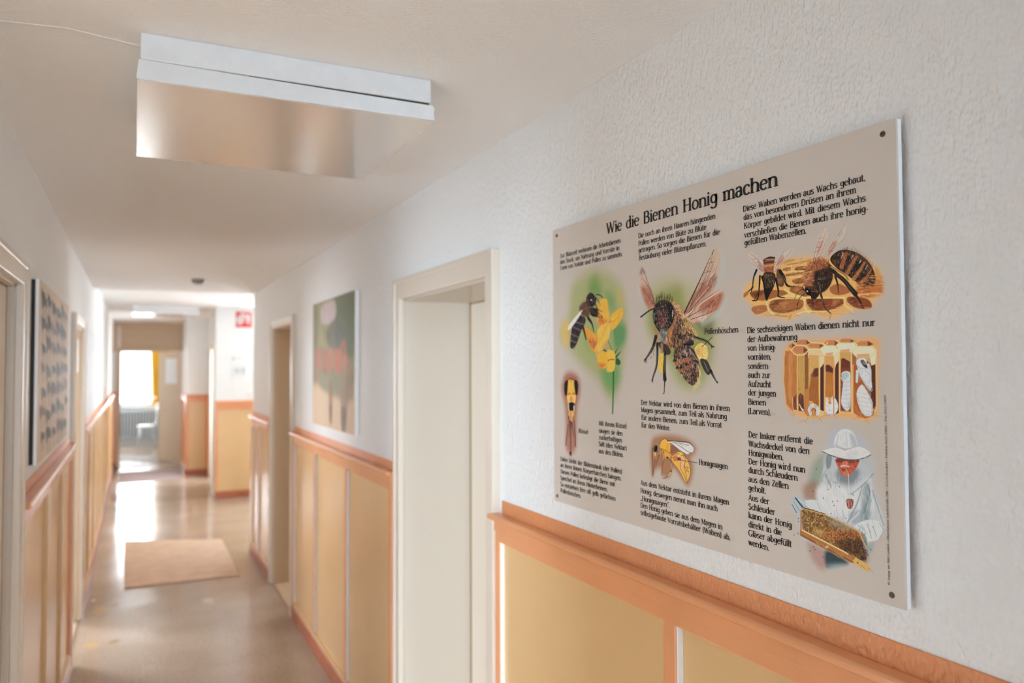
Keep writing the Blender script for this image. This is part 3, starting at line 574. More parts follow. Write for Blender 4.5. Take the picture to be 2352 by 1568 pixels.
'stomach':'''P 160 110 78 9.1 0.95|4288 5088 4578 4987 4994 4956 5455 5010 5680 5137 5666 5252 5550 5377 5611 5484 5595 5688 5490 5888 5374 5920 5194 5778 4983 5645 4843 5822 4621 5833 4538 5688 4365 5751 4275 5884 4219 5725 4195 5377
P 135 80 65 3.2 0.80|4909 5173 5098 5207 5150 5252 4988 5326 4906 5342
P 228 168 56 0.7 1.00|4532 5198 4605 5097 4718 5062 4828 5096 4896 5157 4879 5345 4742 5290 4531 5258
K 92 50 22 0.61 0.61 0.6 1.00|4517 5260 4532 5198 4605 5097 4718 5058 4842 5094 4902 5174 4879 5345
P 214 145 40 2.7 0.70|4772 5134 4855 5161 4838 5315 4742 5256
P 216 152 62 0.7 1.00|4559 5273 4742 5299 4906 5351 4877 5430 4739 5452 4615 5354
K 100 60 30 0.55 0.55 0.6 1.00|4531 5263 4742 5299 4879 5353
P 228 168 62 0.7 1.00|4905 5410 5069 5310 5229 5269 5359 5339 5460 5443 5521 5616 5493 5741 5401 5875 5324 5836 5169 5665 4958 5514
P 226 168 124 0.7 1.00|5241 5359 5345 5365 5350 5471 5303 5567 5327 5680 5389 5836 5319 5730 5223 5609 5225 5485
P 226 172 82 0.7 1.00|5369 5494 5459 5484 5496 5578 5481 5702 5414 5833 5391 5713 5380 5591
P 232 180 80 0.8 1.00|5069 5343 5216 5287 5254 5341 5148 5360
K 112 60 28 0.59 0.59 0.6 1.00|4905 5410 5069 5310 5229 5269 5359 5339 5460 5443 5521 5616 5493 5741 5401 5875
K 112 60 28 0.59 0.59 0.6 1.00|4918 5434 4958 5514 5169 5665 5324 5836 5401 5875
K 112 60 28 0.57 0.57 0.6 1.00|5232 5468 5210 5594 5313 5714 5388 5844
K 112 60 28 0.57 0.57 0.6 1.00|5293 5346 5364 5412 5329 5564 5378 5690 5408 5833
K 112 60 28 0.59 0.59 0.6 1.00|4986 5418 5069 5343 5176 5316
K 112 60 28 0.57 0.57 0.6 1.00|5381 5558 5458 5566 5392 5623 5469 5646
K 112 60 28 0.59 0.59 0.6 1.00|4905 5427 4986 5418
K 112 60 28 0.57 0.57 0.6 1.00|5228 5352 5333 5333 5384 5394
P 204 112 72 1.1 1.00|5000 5409 5122 5363 5227 5419 5120 5471 4985 5477
P 92 52 80 0.8 1.00|5107 5414 5187 5394 5233 5426 5133 5453
P 235 200 150 0.7 1.00|5172 5374 5165 5386 5148 5392 5131 5389 5124 5379 5131 5368 5148 5362 5165 5365
K 110 60 100 1.14 1.14 0.8 0.70|5316 5541 5367 5585
P 228 223 220 0.7 1.00|4800 5123 4992 5090 5259 5084 5492 5089 5617 5159 5603 5242 5489 5262 5488 5285 5385 5304 5203 5247 4964 5152
P 190 200 215 2.0 0.60|5452 5158 5579 5163 5565 5229 5489 5244
K 40 32 30 0.76 0.76 0.6 1.00|4787 5091 5193 5075 5454 5068 5580 5114
K 70 62 60 0.49 0.49 0.6 1.00|4855 5144 5099 5106 5491 5122
K 84 84 90 0.64 0.64 0.6 1.00|5046 5119 5257 5184 5399 5237 5489 5261
K 84 84 90 0.64 0.64 0.6 1.00|4964 5152 5203 5255 5385 5304
K 110 110 115 0.37 0.37 0.6 1.00|5179 5116 5336 5152 5466 5124
K 110 110 115 0.41 0.41 0.6 1.00|5517 5087 5623 5167 5603 5246
P 124 88 72 0.9 1.00|4256 5301 4388 5202 4475 5220 4480 5349 4371 5377 4284 5333
P 20 16 30 0.7 1.00|4343 5293 4410 5209 4453 5248 4430 5337 4357 5361
K 190 180 190 0.45 0.45 0.6 0.80|4389 5193 4467 5230 4473 5315
P 222 168 82 0.7 1.00|4327 5381 4407 5374 4373 5460
K 112 66 42 1.47 1.25 0.6 1.00|4270 5317 4268 5457 4288 5542 4283 5866
K 92 55 38 1.01 0.67 0.6 1.00|4372 5516 4337 5668 4291 5847
K 124 78 42 2.10 0.77 0.6 1.00|4587 5305 4500 5434 4411 5581 4387 5705
K 222 168 82 0.99 0.99 0.7 0.90|4573 5323 4536 5396
K 150 102 44 2.63 0.99 0.6 1.00|4657 5332 4671 5502 4612 5645 4607 5817
K 228 176 80 0.99 0.99 0.6 1.00|4668 5366 4669 5485
K 70 45 25 0.33 0.33 0.6 1.00|4626 5524 4610 5800
K 122 82 42 0.76 1.41 0.6 1.00|4795 5447 4924 5517 4917 5644 4889 5715
K 222 178 90 0.75 0.75 0.6 1.00|4923 5543 4908 5646
K 116 80 36 2.90 1.93 0.6 1.00|4900 5701 4788 5816
K 212 172 76 1.83 1.07 0.6 1.00|4893 5719 4802 5802
K 142 102 74 1.41 0.97 0.6 1.00|4788 5825 4634 5882
P 42 42 32 0.7 1.00|4824 5431 4813 5447 4787 5457 4762 5453 4752 5438 4763 5421 4788 5412 4814 5416
P 40 40 30 0.7 1.00|4919 5707 4913 5716 4900 5721 4886 5720 4881 5712 4887 5703 4900 5698 4914 5700
K 30 22 20 0.53 0.53 0.6 1.00|5134 5445 5725 5439''',
'comb':'''P 218 168 94 8.9 1.00|7095 2159 7306 2043 7727 1883 8047 1779 8499 1796 9059 1863 9576 1930 9817 2096 9921 2220 9939 2508 9806 2609 9719 2706 9433 2728 9011 2831 8480 2709 8149 2804 7806 2737 7328 2647 7245 2482 7073 2332
P 182 96 42 5.2 0.90|9504 2385 9874 2246 9933 2507 9563 2548
P 195 140 70 3.3 0.80|9829 2107 9910 2219 9907 2321 9812 2311
P 176 116 62 1.9 1.00|8107 1868 8498 1859 8642 1866 8229 1889
P 150 88 48 1.8 1.00|8273 1964 8349 1932 8568 1958 8618 2020 8317 1994
P 160 100 55 1.9 1.00|8020 1929 8183 1930 8189 1977 8043 1988
P 150 88 48 1.9 1.00|8073 2034 8435 2032 8461 2059 8134 2072
P 150 84 46 1.9 1.00|8232 2138 8492 2129 8512 2213 8268 2214
P 152 92 48 1.9 1.00|8175 2272 8401 2259 8551 2431 8308 2428 8181 2354
P 158 92 46 2.0 1.00|7223 2282 7387 2241 8036 2300 8089 2369 7683 2436 7367 2405
P 158 92 48 2.0 1.00|7689 2515 7812 2440 8396 2487 8450 2582 8304 2652 7935 2677 7728 2607
P 132 62 36 1.8 1.00|8506 2518 8629 2483 9204 2535 9244 2619 9014 2691 8654 2681
P 136 66 36 1.6 1.00|9308 2570 9374 2517 9685 2579 9755 2709 9559 2718 9409 2663
P 168 100 58 2.0 1.00|7270 2533 7599 2514 7638 2613 7362 2662
P 168 98 52 1.7 1.00|8995 2337 9183 2301 9375 2437 9179 2479 9020 2433
P 160 105 55 2.1 1.00|7075 2269 7198 2230 7180 2291 7073 2344
P 195 140 80 1.9 1.00|7952 1814 8139 1791 8291 1810 8045 1849
P 92 42 30 3.1 0.75|7714 2516 7812 2458 8033 2470 7810 2571 7776 2616
P 92 42 30 2.8 0.75|8528 2520 8658 2496 8840 2511 8655 2631
P 92 42 30 2.6 0.75|9334 2572 9437 2538 9510 2649 9434 2665
P 92 42 30 3.2 0.75|7240 2290 7387 2260 7588 2278 7385 2370
P 92 42 30 3.1 0.75|7712 2624 7935 2677 8304 2652 8394 2612 8029 2657
P 92 42 30 2.9 0.75|8303 1979 8582 2005 8347 1997
P 92 42 30 2.9 0.75|8283 2201 8505 2206 8491 2176
P 196 130 70 3.6 0.70|7907 2495 8125 2500 8031 2575
P 196 130 70 3.1 0.70|9044 2560 9177 2560 9070 2627
P 196 130 70 3.4 0.70|8251 2314 8341 2287 8384 2360
K 236 198 120 1.97 1.97 1.4 0.90|7617 2449 7679 2610 7807 2690
K 236 198 120 1.93 1.93 1.3 0.90|8470 2481 8482 2630 8567 2704
K 236 198 120 1.77 1.77 1.2 0.90|9264 2524 9280 2643 9407 2726
K 236 198 120 1.40 1.40 1.4 0.90|7666 2441 8096 2399 8500 2461 9257 2523
K 236 198 120 1.75 1.75 1.3 0.90|8037 2283 8189 2366 8427 2449
K 236 198 120 1.20 1.20 1.3 0.90|8198 1903 8212 1997
K 236 198 120 1.16 1.16 1.3 0.90|8472 2027 8492 2120
K 236 198 120 0.95 0.95 1.4 0.90|7980 1983 8509 2025
K 236 198 120 0.93 0.93 1.3 0.90|8149 2095 8492 2114
K 236 198 120 0.82 0.82 1.2 0.90|9387 2502 9687 2506 9939 2508
K 236 198 120 0.93 0.93 1.3 0.90|8181 2748 8480 2687 8905 2714
K 170 110 55 1.06 1.06 1.6 0.70|8181 2725 8134 2792
K 170 110 55 0.97 0.97 1.5 0.70|9013 2754 8970 2839
K 170 110 55 1.10 1.10 1.7 0.70|7807 2702 8089 2742
K 170 110 55 0.91 0.91 1.4 0.70|9621 2710 9743 2708
P 208 184 174 1.8 0.70|7212 1537 7450 1655 7596 1843 7569 1943 7395 1844 7252 1728
P 185 130 118 2.9 0.60|7448 1752 7580 1841 7561 1936 7446 1862
K 112 62 56 0.22 0.44 0.6 0.85|7212 1549 7398 1697 7570 1925
K 112 62 56 0.22 0.44 0.6 0.85|7252 1728 7429 1848 7561 1942
K 112 62 56 0.22 0.44 0.6 0.85|7315 1588 7481 1756 7579 1902
K 112 62 56 0.22 0.44 0.6 0.85|7228 1626 7396 1795 7528 1908
K 112 62 56 0.22 0.43 0.6 0.85|7450 1655 7464 1779 7496 1856
K 112 62 56 0.22 0.44 0.6 0.85|7278 1682 7364 1680
K 112 62 56 0.22 0.43 0.6 0.85|7363 1754 7448 1752
K 112 62 56 0.22 0.43 0.6 0.85|7413 1809 7497 1807
P 208 190 178 1.7 0.55|7823 1894 7890 1759 8018 1681 8265 1610 8156 1746 7951 1885 7838 1979
P 190 100 85 3.0 0.60|7889 1783 8017 1693 8031 1777 7904 1868
K 112 66 56 0.41 0.21 0.6 0.85|7830 1966 7968 1816 8265 1610
K 112 66 56 0.41 0.21 0.6 0.85|7839 1919 7922 1763 8050 1638
K 112 66 56 0.41 0.21 0.6 0.85|7846 1956 8046 1802 8203 1659
K 112 66 56 0.41 0.21 0.6 0.85|7856 1862 8016 1775
K 112 66 56 0.41 0.21 0.6 0.85|7824 1870 7858 1779
P 152 86 52 0.7 1.00|7565 1742 7616 1700 7811 1713 7817 1810 7789 1985 7756 2053 7609 2038 7578 1914
K 58 34 28 1.56 2.12 0.6 1.00|7574 1737 7698 1705 7819 1726
K 190 150 120 0.57 0.57 0.6 0.80|7599 1722 7810 1740
K 64 42 30 1.56 1.56 0.8 0.90|7578 1780 7809 1787
K 192 142 96 1.70 1.70 1.1 0.90|7593 1837 7808 1842
P 170 85 48 2.5 1.00|7612 1869 7791 1878 7757 1982 7627 1967
H 3 200 120 75 110 55 35 70 40 30 90 4.80 270 25 0.28 0.80|7596 1867 7799 1879 7789 2021 7593 2000
P 35 27 25 1.4 1.00|7569 1961 7821 1989 7826 2168 7718 2325 7618 2425 7556 2202
H 3 90 70 55 25 20 20 130 105 80 80 5.10 270 25 0.28 0.80|7561 1960 7829 1990 7801 2178 7589 2181
P 70 42 34 1.9 0.90|7870 1947 7981 1948 8040 2130 8006 2233 7881 2185
P 150 90 55 2.2 0.70|7868 2077 7993 2102 7976 2171 7882 2162
K 26 21 21 2.45 1.15 0.6 1.00|7394 1887 7324 2008 7286 2177 7198 2237
K 26 21 21 1.45 0.73 0.6 1.00|7303 2166 7241 2284
K 26 21 21 2.14 0.86 0.6 1.00|7476 2000 7446 2253 7401 2408 7281 2411
K 26 21 21 2.34 0.83 0.6 1.00|7851 2087 7903 2294 7901 2388 8041 2424
K 26 21 21 3.13 0.95 0.6 1.00|7949 1968 8041 2084 8085 2205 8176 2249 8289 2254
K 26 21 21 2.42 1.14 0.6 1.00|7526 2017 7589 2205 7617 2437
K 26 21 21 0.72 0.57 0.6 1.00|7420 2287 7315 2426
K 150 140 140 0.43 0.43 0.6 0.70|7350 1974 7304 2154
K 120 105 100 0.54 0.54 0.6 0.60|8010 2045 8085 2182
P 22 20 22 0.8 1.00|7597 2206 7695 2215 7654 2422 7605 2418
K 150 150 155 0.55 0.55 0.6 0.70|7787 2105 7817 2227
P 210 188 174 1.5 0.60|8686 1815 8718 1662 8792 1483 8906 1379 8960 1443 8957 1563 8856 1748 8770 1870 8685 1871
P 190 120 100 3.3 0.50|8761 1646 8860 1582 8843 1702 8757 1802
P 208 190 172 1.5 0.50|8882 1840 9065 1613 9321 1393 9333 1438 9250 1629 9089 1736 8950 1871
P 192 112 82 2.7 0.60|9023 1672 9145 1624 9075 1745 8965 1818
K 118 70 58 0.44 0.19 0.6 0.85|8685 1860 8732 1664 8892 1387
K 118 70 58 0.44 0.19 0.6 0.85|8714 1841 8831 1656 8932 1449
K 118 70 58 0.44 0.19 0.6 0.85|8770 1859 8871 1706 8946 1562
K 118 70 58 0.44 0.19 0.6 0.85|8702 1750 8801 1707 8902 1555
K 118 70 58 0.44 0.19 0.6 0.85|8791 1538 8875 1529
K 118 70 58 0.44 0.19 0.6 0.85|8762 1601 8846 1591
K 118 70 58 0.44 0.19 0.6 0.85|8732 1675 8830 1678
K 118 70 58 0.43 0.19 0.6 0.85|8896 1842 8967 1752 9173 1531 9321 1393
K 118 70 58 0.43 0.18 0.6 0.85|8923 1857 9090 1693 9253 1500
K 118 70 58 0.43 0.18 0.6 0.85|8964 1851 9130 1698 9290 1614
K 118 70 58 0.42 0.18 0.6 0.85|9064 1634 9117 1696
K 118 70 58 0.42 0.18 0.6 0.85|9173 1553 9241 1477
K 118 70 58 0.43 0.18 0.6 0.85|8980 1765 9061 1776
P 40 31 29 0.7 1.00|9004 1900 9114 1805 9273 1783 9478 1843 9650 1961 9769 2100 9826 2251 9811 2373 9689 2392 9505 2312 9317 2175 9122 2045
P 80 52 38 3.5 0.70|9388 1842 9650 1971 9768 2121 9696 2092 9525 1966
K 168 90 50 3.53 3.89 1.4 0.95|9311 1853 9270 1934 9222 2046
K 178 106 62 2.30 3.46 1.4 0.95|9501 1921 9436 1997 9330 2145
K 188 116 66 2.04 3.29 1.4 0.95|9636 2032 9559 2138 9443 2252
K 172 106 56 1.68 2.80 1.3 0.95|9756 2150 9680 2246 9567 2328
K 196 196 202 1.07 0.47 0.7 0.90|9252 1840 9218 1916
K 196 196 202 1.04 0.46 0.7 0.90|9438 1896 9406 1935
K 196 196 202 1.03 0.46 0.7 0.90|9577 1993 9547 2026
K 196 196 202 1.01 0.45 0.7 0.90|9690 2080 9656 2134
H 4 25 20 20 60 45 40 190 120 70 40 32 30 320 4.86 300 25 0.24 0.60|9031 1925 9114 1805 9273 1783 9478 1843 9650 1961 9792 2144 9812 2311 9444 2231 9163 2028
H 2 122 78 44 90 55 30 150 5.31 70 25 0.18 0.80|9101 1814 9273 1771 9478 1831 9662 1957 9804 2146 9733 2096 9452 1872 9273 1805
K 130 60 36 2.87 1.72 2.3 0.80|9518 2313 9665 2400 9786 2391
K 178 86 40 2.86 1.14 2.7 0.80|9540 2431 9688 2455 9927 2486
K 232 170 90 0.57 0.57 0.7 0.80|9564 2496 9927 2517
P 70 44 34 1.5 1.00|8583 1960 8755 1891 8922 1912 9029 2013 9052 2179 8968 2335 8800 2408 8575 2343 8461 2208 8523 2066
P 150 84 52 3.8 0.95|8554 1934 8784 1883 8963 1939 8920 2022 8710 2042 8650 2193 8575 2332 8476 2209 8493 2097
P 38 27 24 3.3 1.00|8738 2068 8960 2048 9052 2179 8940 2354 8773 2383 8706 2198
H 4 172 94 56 120 62 40 205 130 85 90 48 34 220 7.16 100 35 0.26 0.85|8554 1945 8770 1870 8963 1928 8933 2034 8710 2042
H 3 178 100 60 205 135 90 110 58 40 220 7.21 170 35 0.26 0.85|8494 2040 8640 1989 8692 2197 8603 2346 8461 2219
H 3 25 18 18 70 50 42 55 36 30 120 4.27 290 25 0.25 0.70|8723 2066 8974 2050 9052 2179 8926 2364 8759 2382
P 42 30 27 0.8 1.00|8489 2290 8605 2284 8746 2336 8779 2428 8686 2504 8601 2447 8501 2382
P 15 14 16 0.7 1.00|8495 2336 8561 2319 8610 2391 8576 2436 8513 2400
P 215 220 225 0.7 1.00|8550 2361 8545 2370 8534 2372 8522 2368 8518 2358 8523 2350 8534 2347 8545 2352
K 120 80 55 0.76 0.76 0.8 0.80|8617 2369 8745 2381
H 2 150 90 60 60 40 30 60 3.86 110 25 0.19 0.80|8489 2279 8662 2284 8773 2406 8646 2372
K 28 22 22 0.58 0.58 0.6 1.00|8437 2319 8347 2345 8281 2420 8262 2470
K 28 22 22 0.58 0.84 0.6 1.00|8487 2392 8367 2462 8304 2629
K 60 40 34 1.04 1.04 0.6 1.00|8430 2284 8473 2345
K 42 31 28 2.68 4.26 0.6 1.00|9002 2009 9107 2131 9263 2255 9377 2384 9470 2483
K 42 31 28 2.08 0.81 0.6 1.00|9464 2477 9549 2600 9611 2714
K 42 31 28 2.76 1.00 0.6 1.00|8742 2180 8774 2317 8840 2522 8892 2648 8989 2744
K 42 31 28 2.05 0.84 0.6 1.00|9099 2173 9143 2308 9154 2444
K 42 31 28 1.65 0.57 0.6 1.00|8623 2460 8656 2564 8622 2679
K 128 92 54 1.82 1.34 1.0 0.80|9029 2024 9265 2159 9341 2253
K 140 130 125 0.50 0.50 0.6 0.70|8749 2186 8888 2195
K 150 140 135 0.37 0.37 0.6 0.70|8769 2238 8808 2364
K 190 150 90 0.61 0.61 0.6 0.80|9002 2009 9148 2103
K 80 62 55 0.71 0.71 0.6 0.70|9313 2335 9439 2453
H 3 240 200 125 170 110 58 200 150 85 120 8.10 5 10 0.34 0.45|8047 1779 8499 1802 8642 1899 8490 2245 8130 2256 8028 1965
H 3 232 185 110 170 105 55 120 62 36 120 7.32 355 14 0.44 0.28|7211 2479 7683 2430 8334 2654 8150 2769 7345 2649
H 3 190 110 60 110 50 30 225 175 100 150 7.72 355 14 0.39 0.28|8484 2494 9257 2534 9743 2718 9039 2800 8538 2702
H 3 232 180 105 160 80 38 210 130 65 110 6.90 355 12 0.35 0.50|9506 2280 9909 2240 9915 2506 9563 2548
H 3 186 118 64 120 66 38 205 145 85 90 5.58 0 14 0.35 0.35|7698 2515 8396 2498 8409 2602 7935 2662
H 3 160 84 48 100 42 28 185 110 62 90 5.12 0 14 0.32 0.35|8528 2520 9204 2551 9229 2618 8654 2664
H 5 18 14 15 74 54 44 205 140 88 130 84 54 46 34 30 420 2.92 290 28 0.18 0.60|9031 1925 9220 1798 9477 1854 9674 1995 9813 2260 9763 2368 9443 2263 9123 2024
H 3 92 70 60 24 18 18 150 110 86 160 2.75 285 40 0.16 0.60|8752 2069 8960 2048 9052 2179 8940 2365 8759 2371
H 3 120 90 70 20 16 16 180 130 92 140 2.55 275 30 0.18 0.60|7580 1841 7808 1856 7794 2165 7605 2207
K 120 98 84 0.30 0.30 0.6 0.65|9107 2131 9263 2255 9377 2384
K 120 98 84 0.31 0.31 0.6 0.65|8774 2317 8840 2522 8892 2648
K 120 98 84 0.36 0.36 0.6 0.65|7324 2008 7290 2165
K 120 98 84 0.34 0.34 0.6 0.65|8041 2084 8093 2194
K 120 98 84 0.36 0.36 0.6 0.65|7450 2070 7429 2288
K 120 98 84 0.30 0.30 0.6 0.65|9143 2308 9151 2417''',
'cells':'''L 216 162 94 7.1 1.00|8010 3304 8148 3184 8478 3134 9091 3146 9761 3146 9896 3209 9876 3379 9843 3693 9840 4284 9679 4401 9065 4363 8450 4427 8190 4371 8038 4257 7986 3807 7993 3447
L 186 112 52 2.8 1.00|8037 3325 8172 3317 8290 3390 8275 4105 8178 4321 8046 4215 8000 3807
L 205 140 75 2.8 0.60|8118 3357 8198 3358 8167 4210 8089 4112
L 160 85 40 3.6 0.70|8021 3417 8076 3418 8073 3561 8019 3561
L 192 148 74 0.7 1.00|8284 3385 8460 3383 8440 4333 8284 4336
L 142 86 46 0.7 1.00|8460 3378 8531 3310 8509 4394 8439 4338
L 200 130 70 2.3 0.80|8454 3960 8518 3939 8509 4394 8452 4347
L 202 158 82 0.7 1.00|8529 3443 8754 3446 8734 4401 8508 4404
L 166 96 42 0.7 1.00|8580 3711 8612 3691 8657 3612 8695 3617 8735 3600 8723 4358 8522 4368 8537 3958
L 104 46 40 2.7 1.00|8580 3716 8657 3614 8735 3602 8734 3739 8592 3760
L 214 170 90 1.1 0.90|8533 4136 8609 4143 8657 4229 8530 4274
L 222 205 160 0.9 1.00|8754 3446 8853 3409 8850 3525 8775 3602
L 80 43 36 0.7 1.00|8775 3607 8806 3578 8846 3535 8830 4291 8761 4273
L 220 180 120 1.1 1.00|8755 4273 8834 4299 8826 4357 8746 4381
L 206 152 82 0.7 1.00|8853 3414 9038 3416 9018 4342 8853 4351
L 186 112 42 0.7 1.00|8882 3569 8940 3552 8969 3574 9028 3614 9018 4061 8871 4066
L 96 46 38 2.8 1.00|8882 3564 8940 3554 8970 3572 9028 3612 9026 3688 8880 3660
L 220 150 80 2.2 0.70|8906 3477 9002 3459 9000 3545 8916 3545
L 222 205 160 0.8 1.00|9044 3412 9145 3356 9136 3489 9064 3602
L 86 43 37 0.7 1.00|9082 3553 9137 3498 9120 4303 9048 4328 9063 3622
L 202 152 82 0.7 1.00|9145 3361 9379 3361 9359 4286 9125 4294
L 112 50 36 0.7 1.00|9183 3466 9235 3452 9275 3476 9350 3509 9343 4269 9154 4264
L 150 66 38 4.2 0.80|9186 3621 9351 3621 9343 4264 9160 4263
L 204 154 88 0.7 1.00|9379 3365 9478 3450 9711 3453 9825 3356 9809 4178 9751 4302 9626 4377 9381 4299
L 168 88 38 0.7 1.00|9412 3552 9471 3510 9710 3530 9751 3567 9796 3554 9793 4161 9740 4317 9605 4362 9398 4284
L 150 85 50 1.4 0.90|9379 3379 9467 3446 9459 3529 9381 3566
L 86 41 33 0.8 1.00|9719 3580 9799 3554 9793 4165 9715 4237
L 190 105 50 2.6 0.80|9413 4140 9541 4318 9692 4328 9540 4355 9409 4288
L 225 215 185 1.0 1.00|9711 3458 9819 3360 9799 3549 9730 3567
L 224 214 182 0.7 1.00|8775 3310 8850 3263 9065 3269 9148 3347 9038 3421 8865 3409
L 224 216 188 0.7 1.00|9101 3246 9159 3229 9433 3236 9465 3284 9362 3365 9157 3361
L 224 212 180 0.7 1.00|9391 3361 9476 3290 9752 3297 9814 3360 9711 3451 9472 3448
L 222 190 138 0.7 1.00|8525 3305 8751 3310 8847 3399 8750 3454 8529 3443
L 205 140 70 2.7 0.80|8549 3394 8749 3407 8748 3451 8548 3444
L 205 140 70 2.6 0.80|8884 3370 9028 3363 9026 3416 8883 3409
L 205 140 70 2.5 0.80|9169 3328 9352 3313 9340 3365 9168 3361
L 205 140 70 2.4 0.80|9473 3399 9702 3394 9701 3450 9483 3448
L 194 122 74 0.7 1.00|8193 3302 8267 3243 8462 3255 8535 3317 8460 3365 8277 3372
L 104 56 38 1.4 0.90|8436 3273 8535 3317 8434 3358
L 194 122 74 0.7 1.00|8527 3240 8591 3209 8802 3220 8864 3261 8776 3297 8576 3281
L 104 56 38 1.3 0.90|8771 3227 8864 3261 8769 3295
L 194 122 74 0.7 1.00|8857 3210 8936 3169 9091 3174 9154 3221 9089 3262 8911 3247
L 104 56 38 1.3 0.90|9067 3183 9154 3221 9065 3257
L 194 122 74 0.7 1.00|9471 3238 9544 3206 9696 3205 9774 3255 9694 3287 9520 3276
L 104 56 38 1.2 0.90|9674 3207 9774 3255 9672 3284
L 194 122 74 0.7 1.00|8268 3173 8374 3143 8528 3148 8600 3195 8501 3227 8307 3216
L 104 56 38 1.4 0.90|8503 3155 8600 3195 8501 3225
L 194 122 74 0.7 1.00|9161 3181 9219 3152 9378 3165 9439 3197 9365 3227 9195 3217
L 104 56 38 1.2 0.90|9367 3174 9439 3197 9366 3220
L 194 122 74 0.7 1.00|8100 3239 8202 3191 8274 3240 8186 3292
L 104 56 38 1.4 0.90|8195 3201 8274 3240 8193 3282
K 238 208 152 0.76 0.76 0.6 0.95|8166 3317 8277 3390 8459 3385 8535 3313
K 238 208 152 0.76 0.76 0.6 0.95|8166 3317 8267 3238 8469 3249 8535 3313
K 238 208 152 0.73 0.73 0.6 0.95|8532 3303 8757 3308 8853 3401
K 238 208 152 0.71 0.71 0.6 0.95|8769 3302 8868 3261 9077 3267 9154 3352
K 238 208 152 0.69 0.69 0.6 0.95|9089 3262 9160 3224 9433 3234 9470 3284 9368 3365
K 238 208 152 0.66 0.66 0.6 0.95|9379 3365 9476 3289 9757 3294 9825 3358
K 238 208 152 0.73 0.73 0.6 0.95|8528 3156 8603 3198 8826 3214 8874 3259
K 238 208 152 0.69 0.69 0.6 0.95|9091 3174 9160 3224
K 238 208 152 0.70 0.70 0.6 0.95|8874 3259 8936 3198
K 150 82 40 0.45 0.45 0.6 0.95|8531 3448 8511 4399
K 226 192 132 0.82 0.82 0.6 0.95|8754 3456 8746 4381
K 226 184 122 0.65 0.65 0.6 0.95|8871 3423 8858 4355
K 222 150 90 0.64 0.64 0.6 0.95|9040 3426 9026 4346
K 228 194 134 1.05 1.05 0.6 0.95|9154 3366 9139 4293
K 228 194 134 1.12 1.12 0.6 0.95|9379 3379 9370 4295
K 234 170 100 0.51 0.51 0.6 0.95|9409 3552 9387 4290 9605 4369 9745 4312
K 226 190 128 0.68 0.68 0.6 0.95|9821 3360 9809 4169 9747 4226
K 222 186 120 0.69 0.69 0.6 0.95|8301 3395 8286 4331
K 230 160 90 0.78 0.78 0.6 0.95|8515 4394 8728 4393
K 226 170 110 0.69 0.69 0.6 0.95|8284 4331 8440 4333
K 226 180 115 0.73 0.73 0.6 0.95|9136 4293 9365 4291
L 112 56 42 0.7 1.00|8193 4103 8264 4037 8271 4302 8199 4295
L 102 49 41 0.7 1.00|8309 4069 8349 4013 8420 4056 8430 4309 8311 4305
K 232 190 140 0.58 0.58 0.6 1.00|8187 4098 8192 4280 8258 4312
K 234 218 204 0.57 1.60 0.6 1.00|8328 4199 8364 4262 8404 4295
L 120 70 40 0.7 1.00|8336 3953 8333 3959 8324 3962 8316 3960 8313 3954 8316 3947 8325 3944 8333 3947
K 216 217 220 3.23 3.46 0.6 1.00|8560 4342 8540 4279 8588 4217 8657 4219 8712 4271 8698 4335
K 160 175 190 0.39 0.39 0.6 0.80|8530 4284 8568 4292
K 160 175 190 0.39 0.39 0.6 0.80|8569 4223 8600 4246
K 160 175 190 0.39 0.39 0.6 0.80|8632 4196 8638 4230
K 160 175 190 0.38 0.38 0.6 0.80|8694 4223 8669 4248
K 160 175 190 0.38 0.38 0.6 0.80|8724 4275 8687 4286
K 160 175 190 0.39 0.39 0.6 0.80|8535 4323 8580 4321
L 202 140 60 0.9 1.00|8599 4281 8643 4269 8654 4356 8591 4370
P 218 218 226 0.7 1.00|8874 4094 8905 4069 8928 4121 8956 4187 8982 4081 9012 4061 9013 4318 8947 4355 8873 4316
L 205 140 60 0.7 0.90|8987 4148 8976 4168 8950 4178 8925 4171 8915 4151 8926 4130 8952 4120 8977 4128
K 160 175 190 0.32 0.32 0.6 1.00|8879 4133 8915 4141
K 160 175 190 0.32 0.32 0.6 1.00|8878 4200 8926 4208
K 165 175 200 0.32 0.32 0.6 1.00|8883 4267 9008 4271
K 170 180 205 0.43 0.43 0.6 1.00|8938 4207 8941 4341
K 90 100 110 0.43 0.43 0.6 1.00|8870 4306 8923 4347 8995 4329
P 214 216 216 0.7 1.00|9038 4079 9104 4153 9105 4247 9060 4311 9030 4317
K 165 178 190 0.32 0.32 0.6 1.00|9046 4155 9098 4172
K 165 178 190 0.32 0.32 0.6 1.00|9044 4231 9097 4233
K 150 75 50 0.42 0.42 0.6 1.00|9030 4060 9027 4337
P 206 209 214 0.7 1.00|9184 3716 9208 3669 9288 3657 9350 3687 9350 3817 9345 4162 9298 4257 9241 4250 9172 4150 9189 3980 9216 3819
P 168 186 196 1.5 0.90|9201 3697 9276 3673 9327 3715 9251 3790 9200 3763
K 190 190 190 1.15 1.15 0.6 0.90|9177 3754 9216 3819
K 152 168 180 0.31 0.31 0.6 0.85|9205 3810 9273 3820 9347 3808
K 152 168 180 0.31 0.31 0.6 0.85|9203 3876 9272 3886 9346 3873
K 152 168 180 0.31 0.31 0.6 0.85|9202 3942 9270 3951 9344 3938
K 152 168 180 0.31 0.31 0.6 0.85|9200 4008 9269 4017 9343 4003
K 152 168 180 0.31 0.31 0.6 0.85|9199 4074 9267 4082 9341 4069
K 152 168 180 0.31 0.31 0.6 0.85|9197 4139 9266 4148 9340 4134
K 152 168 180 0.31 0.31 0.6 0.85|9196 4205 9264 4214 9338 4199
